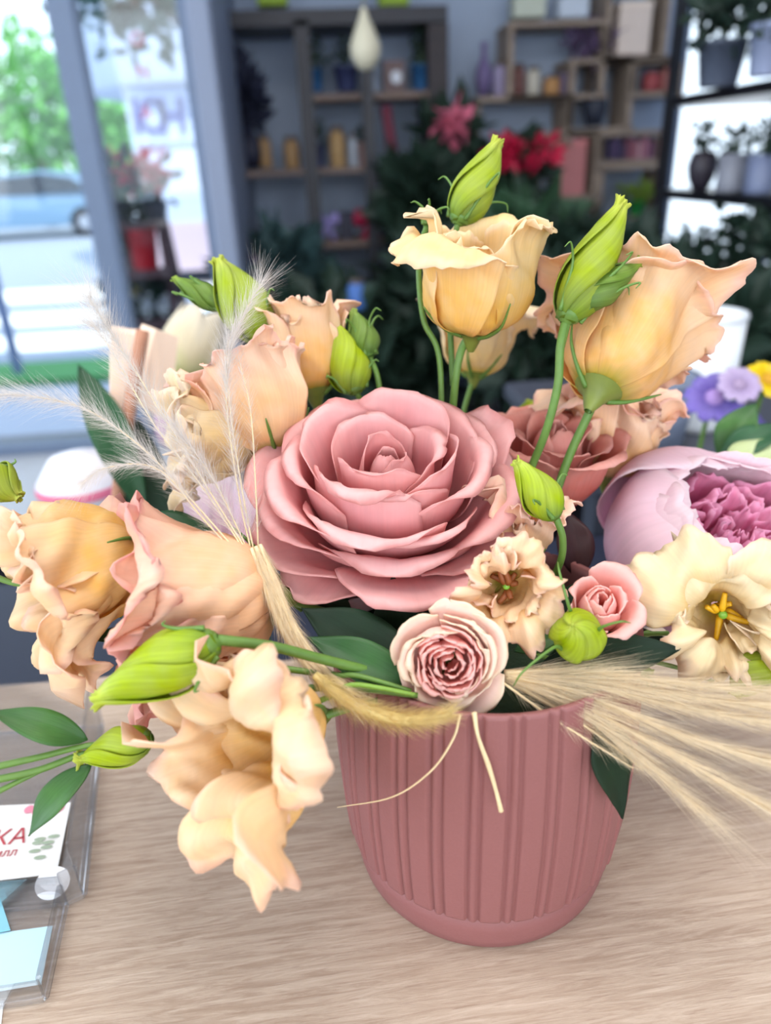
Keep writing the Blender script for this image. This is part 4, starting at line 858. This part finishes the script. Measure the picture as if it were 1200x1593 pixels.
def grass(label, pts, rad, hairs, L0, L1, ang, m, seed, v0=.0, v1=1., wid=.00013, dens=None, core=None, droop=.0, group='dry feather grass in the bouquet', name='feather_grass', bend=.35):
    """a stalk with fine hairs; pts are world points from the base to the tip"""
    c = spline(pts, 10); root = empty(name, c[0], 0, label, 'dry grass', group); c = c - c[0]
    MB().tube(c[::2] if len(c) > 20 else c, rad, 6, 3).build('awn', core or straw, root, True)
    rs = np.random.RandomState(seed); n = hairs; v = v0 + (v1-v0)*(rs.rand(n) if dens is None else rs.rand(n)**dens)
    s = np.linspace(0, 1, len(c)); p = np.stack([np.interp(v, s, c[:, k]) for k in range(3)], 1); t, N_, B_ = frames(c)
    T = np.stack([np.interp(v, s, t[:, k]) for k in range(3)], 1); T /= np.linalg.norm(T, axis=1)[:, None]
    a = rs.rand(n)*2*PI; A = np.stack([np.interp(v, s, N_[:, k]) for k in range(3)], 1); Bv = np.cross(T, A)
    side = A*np.cos(a)[:, None] + Bv*np.sin(a)[:, None]; al = ang*(.6+.8*rs.rand(n))[:, None]
    Ln = (L0 + (L1-L0)*(v-v0)/(v1-v0+1e-9))*(.55+.7*rs.rand(n)); K = 5; q = np.linspace(0, 1, K)
    jit = rs.randn(n, 3)*.12
    V = []; rr = np.interp(v, np.linspace(0, 1, len(np.atleast_1d(rad))), np.atleast_1d(rad))[:, None] if len(np.atleast_1d(rad)) > 1 else np.full((n, 1), float(np.atleast_1d(rad)[0]))
    wv = np.cross(T, side + .3*rs.randn(n, 3)); wv /= np.linalg.norm(wv, axis=1)[:, None] + 1e-9
    for k in q:
        d = T*np.cos(al) + side*np.sin(al)
        pt = p + side*rr*.8 + (d*k + (T*bend + jit)*k*k*.6 - np.array([0, 0, droop])*k*k)*Ln[:, None]
        w = wid*(1-.85*k)/2; V += [pt - wv*w, pt + wv*w]
    V = np.stack(V, 1).reshape(-1, 3); i = np.arange(n)[:, None]*(2*K)
    f = np.concatenate([i + np.array([2*k, 2*k+1, 2*k+3, 2*k+2]) for k in range(K-1)]).tolist()
    tag(mk('hairs', V, f, m, root, True), kind='stuff'); return root
def PP(l): return [P(*q) for q in l]
FAN = [('feather grass plume rising straight past the upper left bud', [(392, 862, .275), (372, 770, .28), (352, 620, .285), (360, 540, .287), (382, 485, .288), (408, 438, .29)], 520, .006, .009, .20),
       ('second upright feather grass plume beside the straight one', [(396, 862, .275), (378, 770, .28), (360, 650, .284), (352, 560, .286), (362, 510, .287)], 420, .005, .008, .2),
       ('feather grass plume leaning to the window mullion', [(386, 860, .272), (330, 770, .272), (262, 660, .275), (200, 560, .278), (165, 505, .28), (138, 462, .28)], 620, .006, .011, .2),
       ('feather grass plume between the mullion one and the low one', [(384, 862, .272), (318, 762, .272), (240, 660, .274), (170, 540, .276), (140, 500, .277)], 480, .006, .010, .2),
       ('long feather grass plume reaching the left edge', [(376, 866, .27), (300, 780, .268), (225, 700, .267), (140, 640, .266), (60, 618, .265), (-30, 612, .264)], 620, .006, .010, .2),
       ('low feather grass plume bending left above the cream bloom', [(372, 868, .27), (310, 800, .268), (260, 740, .266), (215, 722, .265), (160, 730, .264), (128, 752, .263)], 420, .005, .008, .2),
       ('bare thin awn at the right of the feather grass fan', [(402, 858, .278), (398, 760, .28), (390, 640, .284), (372, 560, .287)], 120, .003, .006, .1),
       ('short feather grass plume in the middle of the fan', [(388, 862, .273), (340, 760, .274), (300, 700, .276), (270, 660, .277)], 420, .006, .010, .15)]
for k, (lb, pts, n, a, b, v0) in enumerate(FAN): grass(lb, PP(pts), [.00035, .00025, .0001], n*2, a*1.5, b*1.4, .8, HW, 100+k, v0=v0*(.4 if k % 2 else 1), wid=.00013)
BAS = [(398, 850, .272), (420, 905, .268), (448, 975, .262), (492, 1040, .256), (545, 1085, .247)]
for k, lb in enumerate(('left stalk of the cream grass sheaf beside the rose', 'middle stalk of the cream grass sheaf beside the rose', 'right stalk of the cream grass sheaf beside the rose')):
    o = (k-1)*7; grass(lb, PP([(x+o, y-o*.4, d) for x, y, d in BAS]), [.0008, .0016, .0017, .0016, .0009], 900, .008, .010, .3, HC, 120+k, wid=.00018, group='cream grass sheaf', bend=.2)
grass('fluffy cream grass tail curving along the pot rim', PP([(490, 1050, .250), (540, 1090, .246), (600, 1114, .240), (650, 1120, .236), (700, 1110, .236)]), [.0016, .0024, .0022, .0016, .0008], 2600, .006, .005, .7, HY, 130, wid=.00018, core=mat((226, 206, 140), .7, noise=.2, scale=600), bend=.5)
RB = [(785, 1045, .272)]
TG = [('first awn', (900, 1044, .254), (1040, 1062, .245), (1215, 1076, .236)), ('second awn', (900, 1062, .252), (1050, 1098, .243), (1215, 1128, .232)), ('third awn', (900, 1078, .25), (1050, 1140, .24), (1215, 1190, .23)),
      ('fourth awn', (890, 1090, .25), (1040, 1170, .238), (1215, 1270, .226)), ('fifth awn', (880, 1095, .25), (960, 1150, .244), (1080, 1250, .236)), ('sixth awn', (880, 1110, .25), (940, 1150, .246), (1000, 1196, .242)), ('extra awn', (900, 1054, .253), (1040, 1080, .244), (1215, 1100, .234))]
for k, (lb, a, b, c) in enumerate(TG):
    fine = k == 5
    grass('%s counted from the top in the dry grass fan at the right' % lb if k < 6 else 'extra awn near the top of the dry grass fan at the right', PP([(785, 1046+k*2, .262), a, b, c]), [.0011, .0006, .0003, .00012], 300 if fine else 850, .020 if not fine else .006, .022 if not fine else .006, .21 if not fine else .5, HC, 140+k, wid=.00013, dens=.85, bend=.5)
grass('thin lowest straw of the dry grass fan over the pot', PP([(780, 1060, .255), (850, 1110, .246), (920, 1155, .244), (985, 1195, .242)]), [.0005, .0003, .00015], 220, .006, .005, .5, HC, 150)
for lb, pts, r in (('thin raffia thread trailing left across the pot', [(716, 1112, .238), (705, 1150, .240), (670, 1200, .244), (610, 1240, .252), (525, 1256, .262)], [.0005, .0004, .0003, .00015]), ('twisted raffia end hanging down the front of the pot', [(738, 1108, .238), (744, 1145, .238), (760, 1190, .242), (772, 1230, .246), (780, 1262, .248)], [.0009, .0006, .0009, .0007, .0009])):
    tag(MB().tube(PP(pts), r, 7, 8).build('raffia_thread', straw, None, True), lb, 'raffia')

# ================================================================== clear acrylic tray with cards
acr = glass_mat((.975, .985, 1.), .035, .05, .55)
ty = empty('acrylic_tray', PZ(60, 1400, TZ), 0, 'clear acrylic card tray at the left edge of the counter', 'tray')
def wall_(root, name, pa, pb, h, t=.0022, z0=TZ+.001):
    a, b = np.array(pa, float), np.array(pb, float); a[2] = b[2] = z0; d = b-a; Ln = np.linalg.norm(d); ang = math.atan2(d[1], d[0]); c = (a+b)/2; c[2] = z0+h/2
    return MB().box(loc_(root, [c])[0], (Ln, t, h), rz=ang, bev=.0006).build(name, acr, root)
Z0 = TZ+.001
k1, k2, k3, k4 = PZ(160, 1128, Z0), PZ(132, 1395, Z0), PZ(104, 1408, Z0), PZ(72, 1556, Z0)
lft = -.2
def shift(p, dx): q = np.array(p, float).copy(); q[0] += dx; return q
wall_(ty, 'side_wall', k1, k2, .034); wall_(ty, 'corner_wall', k2, k3, .020); wall_(ty, 'front_side_wall', k3, k4, .014)
bk = PZ(-140, 1150, Z0); md = PZ(-140, 1432, Z0); fr_ = PZ(-140, 1590, Z0)
wall_(ty, 'back_wall', bk, k1, .034); wall_(ty, 'divider', md, k3, .018); wall_(ty, 'front_wall', fr_, k4, .012)
poly = [k1, k2, k3, k4, fr_, bk]; pv = np.array(poly); pv[:, 2] = Z0; pv2 = pv.copy(); pv2[:, 2] += .0016; n_ = len(pv)
mk('floor_panel', loc_(ty, np.vstack([pv, pv2])), [list(range(n_))] + [list(range(2*n_-1, n_-1, -1))] + [[i, (i+1) % n_, n_+(i+1) % n_, n_+i] for i in range(n_)], acr, ty, False)
# printed card in the tray
zc = Z0+.003
def sheet(name, label, cat, px, col, z, th=.0006):
    q = np.array([PZ(x, y, z) for x, y in px]); root = empty(name, q.mean(0), 0, label, cat); q = loc_(root, q); b = q.copy(); b[:, 2] -= th; n = len(q)
    mk('paper', np.vstack([q, b]), [list(range(n-1, -1, -1)), list(range(n, 2*n))] + [[i, (i+1) % n, n+(i+1) % n, n+i] for i in range(n)], mat(col, .5, noise=.02), root, False); return root
cr = sheet('printed_card', 'white printed card with red lettering and rose print in the tray', 'card', [(-140, 1260), (110, 1248), (88, 1358), (-140, 1385)], (232, 230, 226), zc)
dirx = PZ(60, 1300, zc)-PZ(0, 1306, zc); ang = math.atan2(dirx[1], dirx[0])
def ontop(pt): return loc_(cr, [pt])[0] + np.array([0, 0, .0004])
text('КА', ontop(PZ(16, 1304, zc)), .0125, mat((176, 60, 70), .6), (0, 0, ang), cr, 'red_lettering', .0001)
text('илл', ontop(PZ(10, 1328, zc)), .006, mat((180, 90, 96), .6), (0, 0, ang), cr, 'small_lettering', .0001)
rs = random.Random(3)
for k in range(7):
    x, y = 62+rs.uniform(-8, 28), 1290+rs.uniform(-18, 45); pc_ = ontop(PZ(x, y, zc)); a = rs.uniform(0, 3)
    MB().lathe([(.0001, .0002), (.0018, .0001)], pc_, 10, np.diag([1.6, .6, 1]) , cap=False).build('printed_leaf', mat((150, 164, 140), .6), cr)
for x, y in ((46, 1256), (58, 1258), (92, 1254)):
    MB().lathe([(.0001, .0002), (.0026, .0001)], ontop(PZ(x, y+4, zc)), 12, cap=False).build('printed_rose', mat((214, 130, 150), .6), cr)
dz = np.array([PZ(82, 1374, zc+.004)])
dc = empty('paper_disc', dz[0], 0, 'round white paper disc leaning beside the printed card', 'paper disc')
MB().lathe([(.0001, 0), (.0072, 0), (.0072, .0005), (.0001, .0005)], n=28, M=basis((.15, -.25, 1)), cap=False).build('disc', mat((236, 236, 238), .5), dc)
sheet('sky_reflection_sheet', 'pale cyan sheet standing for the sky reflection in the front of the tray', 'card', [(-140, 1470), (82, 1440), (64, 1530), (-140, 1565)], (190, 226, 240), Z0+.003)  # sky reflection on the plastic, put in as a pale cyan sheet
sheet('blue_card', 'small blue card behind the pale cyan reflection sheet in the tray', 'card', [(-60, 1400), (0, 1396), (16, 1446), (-60, 1460)], (130, 190, 206), Z0+.0045)
sheet('white_paper', 'white sheet of paper at the bottom left corner of the counter', 'paper', [(-160, 1570), (6, 1556), (-4, 1640), (-160, 1640)], (232, 230, 226), TZ+.0008)

# ================================================================== out of focus neighbours behind the bouquet
wj = {}
def board(label, q, d, th, col, name='paper_heart_pick'): pass
pk = empty('wooden_pick', P(205, 640, .52), 0, 'peach wooden butterfly pick on a brown stick at the left', 'ornament')
def plate(root, name, px, d0, d1, m, th=.004):
    q = np.array([P(x, y, d0+(d1-d0)*i) for x, y, i in px]); nrm = np.cross(q[1]-q[0], q[2]-q[0]); nrm /= np.linalg.norm(nrm); v = loc_(root, np.vstack([q, q+nrm*th])); n = len(q)
    return mk(name, v, [list(range(n-1, -1, -1)), list(range(n, 2*n))] + [[i, (i+1) % n, n+(i+1) % n, n+i] for i in range(n)], m, root, False)
pch = mat((250, 222, 198), .6, noise=.04); bst = mat((176, 124, 98), .7)
plate(pk, 'wing', [(172, 506, 0), (205, 512, .5), (216, 512, .6), (205, 640, .6), (170, 625, 0)], .50, .52, pch); plate(pk, 'wing', [(218, 512, .5), (240, 520, .5), (275, 533, 1), (268, 600, 1), (268, 645, .9), (250, 650, .8), (214, 628, .4)], .50, .53, pch)
MB().tube(loc_(pk, [P(222, 515, .497), P(208, 600, .497), P(192, 700, .50), P(184, 770, .505), P(180, 900, .52)]), .0045, 8, 4).build('stick', bst, pk, True)
WHT = petal_mat([(0., (200, 210, 140)), (.4, (236, 236, 226)), (1., (240, 240, 240))], .2); MAU = petal_mat([(0., (190, 150, 180)), (1., (206, 176, 200))], .2); CRM = petal_mat([(0., (190, 200, 80)), (.5, (222, 206, 170)), (1., (226, 216, 196))], .2)
def tulip(label, b, t, w, d, m, seed, n=3, stem=None):
    base, tip = P(b[0], b[1], d), P(t[0], t[1], d); S = np.linalg.norm(tip-base); R = w*d/F/2; root = empty('tulip', label=label, cat='flower', mtx=mtx(base, tip-base, seed))
    for ww in range(2):
        for k in range(n):
            petal('petal', root, m, [(R*.2, 0), (R*.8, S*.1), (R*1.0, S*.4), (R*.9, S*.7), (R*.7, S*.95)], 2*PI*(k+.5*ww)/n, .95, seed*5+k+ww*3, corner=.35, cpow=1.8, ruf=R*.05, wb=.9, nu=13, nv=13)
    stem_part(root, [base, base+np.array([0, 0, -.05]), np.array([base[0], base[1]+.0, TY])], .004); return root
tulip('pale white green tulip out of focus at upper left', (280, 590), (322, 478), 96, .72, CRM, 1); tulip('mauve tulip out of focus left of the apricot cup', (276, 700), (276, 556), 70, .72, MAU, 2)
tulip('white pink tulip behind the feather grass', (330, 850), (325, 720), 110, .56, petal_mat([(0., (214, 160, 180)), (1., (226, 206, 218))], .2), 3); tulip('pale pink tulip left of the large rose', (395, 860), (390, 740), 80, .55, petal_mat([(0., (220, 140, 160)), (1., (216, 200, 214))], .2), 4)
bw_ = empty('bowl', P(140, 800, .70), 0, 'white bowl with a pink stripe out of focus at the left', 'bowl')
sc_ = .70/F
MB().lathe([(.001, 0), (40*sc_, 0), (60*sc_, 20*sc_), (66*sc_, 60*sc_), (40*sc_, 95*sc_), (.001, 104*sc_)], n=28, cap=False).build('body', mat((226, 224, 232), .4), bw_, True)
MB().lathe([(67*sc_, 46*sc_), (68*sc_, 52*sc_), (66.6*sc_, 60*sc_)], n=28, cap=False).build('stripe', mat((226, 120, 150), .5), bw_, True)
L('tall dark blade leaf out of focus at the left', (225, 800), (122, 566), 60, .50, .50, LEAFB, face=(.3, .2, .9), shape=(.5, .9)); L('broad dark leaf out of focus behind the cream bloom', (250, 850), (215, 650), 80, .52, .52, LEAFD, face=(0, .2, .9))
# right side
zt = P(1010, 690, .9)[2]; vb = P(1080, 640, .95); gb = P(1010, 680, .9); sv = .95/F; ex = vb[2]-zt; eg = gb[2]-zt
t2 = empty('side_table', (vb[0]+.12, vb[1]+.05, 0), 0, 'small grey table behind the peony carrying the white vase', 'table'); tm_ = mat((60, 64, 76), .5)
MB().box((0, 0, zt-.0125), (.62, .40, .025), bev=.004).build('tabletop', tm_, t2)
for sx in (-.28, .28):
    for sy in (-.17, .17): MB().box((sx, sy, (zt-.025)/2), (.035, .035, zt-.025)).build('leg', tm_, t2)
vs_ = empty('white_vase', (vb[0], vb[1], zt), 0, 'white cylinder vase out of focus at the right', 'vase')
MB().lathe([(.001, 0), (44*sv, 0), (50*sv, 10*sv), (54*sv, ex+150*sv), (50*sv, ex+150*sv), (46*sv, ex+20*sv), (.001, ex+14*sv)], n=28, cap=False).build('body', mat((226, 230, 234), .3), vs_, True)
MB().lathe([(54*sv, ex+143*sv), (56*sv, ex+147*sv), (54*sv, ex+152*sv)], n=28, cap=False).build('rim', mat((226, 230, 234), .3), vs_, True)
gp = empty('grey_pot', (gb[0], gb[1], zt), 0, 'blue grey pot out of focus behind the peony', 'pot')
MB().lathe([(.001, 0), (46*sv, 0), (60*sv, eg+90*sv), (54*sv, eg+90*sv), (40*sv, 12*sv), (.001, 10*sv)], n=28, cap=False).build('body', mat((120, 130, 150), .5), gp, True); MB().lathe([(60*sv, eg+84*sv), (63*sv, eg+88*sv), (60*sv, eg+94*sv)], n=28, cap=False).build('rim', mat((120, 130, 150), .5), gp, True)
PUR = petal_mat([(0., (90, 70, 150)), (1., (132, 116, 196))], .2); 
def daisy(label, x, y, d, r, m, seed, axis, eye=(220, 190, 40), n=9):
    c = P(x, y, d); S = r*d/F; root = empty('aster', label=label, cat='flower', mtx=mtx(c, axis, seed))
    for k in range(n): petal('petal', root, m, [(S*.1, 0), (S*.4, S*.1), (S*.75, S*.16), (S, S*.05)], 2*PI*k/n, .42, seed+k, corner=.35, ruf=S*.05, wb=.9, nu=9, nv=9)
    MB().lathe([(S*.3, 0), (S*.32, S*.1), (S*.2, S*.2), (.0001, S*.24)], n=14, cap=False).build('eye', mat(eye, .7, bump=.5, scale=500), root, True)
    stem_part(root, [c, c+np.array([0, .01, -.04]), np.array([c[0], c[1]+.02, TY+.02])], .002); return root
daisy('violet blue flower left in the out of focus bunch at the right', 1112, 620, .62, 46, PUR, 1, adir(-.3, .4, .8), eye=(160, 130, 190)); daisy('violet blue flower low in the out of focus bunch at the right', 1150, 660, .63, 44, PUR, 2, adir(.1, .5, .8), eye=(150, 120, 180)); daisy('yellow flower in the out of focus bunch at the right edge', 1196, 592, .62, 38, petal_mat([(0., (200, 160, 20)), (1., (236, 206, 40))], .2), 3, adir(.0, .5, .8), eye=(190, 140, 20)); daisy('pale lilac flower in the out of focus bunch at the right', 1150, 600, .60, 34, petal_mat([(0., (150, 130, 170)), (1., (190, 172, 206))], .2), 4, adir(-.1, .4, .9), eye=(150, 130, 160))
L('upper green leaf out of focus at the right edge', (1118, 712), (1178, 628), 56, .46, .46, LEAFM, face=(-.2, .5, .8)); L('lower dark green leaf out of focus at the right edge', (1118, 716), (1230, 664), 52, .45, .45, LEAFB, face=(0, .6, .7))
L('pale green petal out of focus at the right edge', (1130, 760), (1240, 690), 90, .44, .44, petal_mat([(0., (190, 206, 140)), (1., (206, 216, 170))], .2), face=(0, .7, .6))
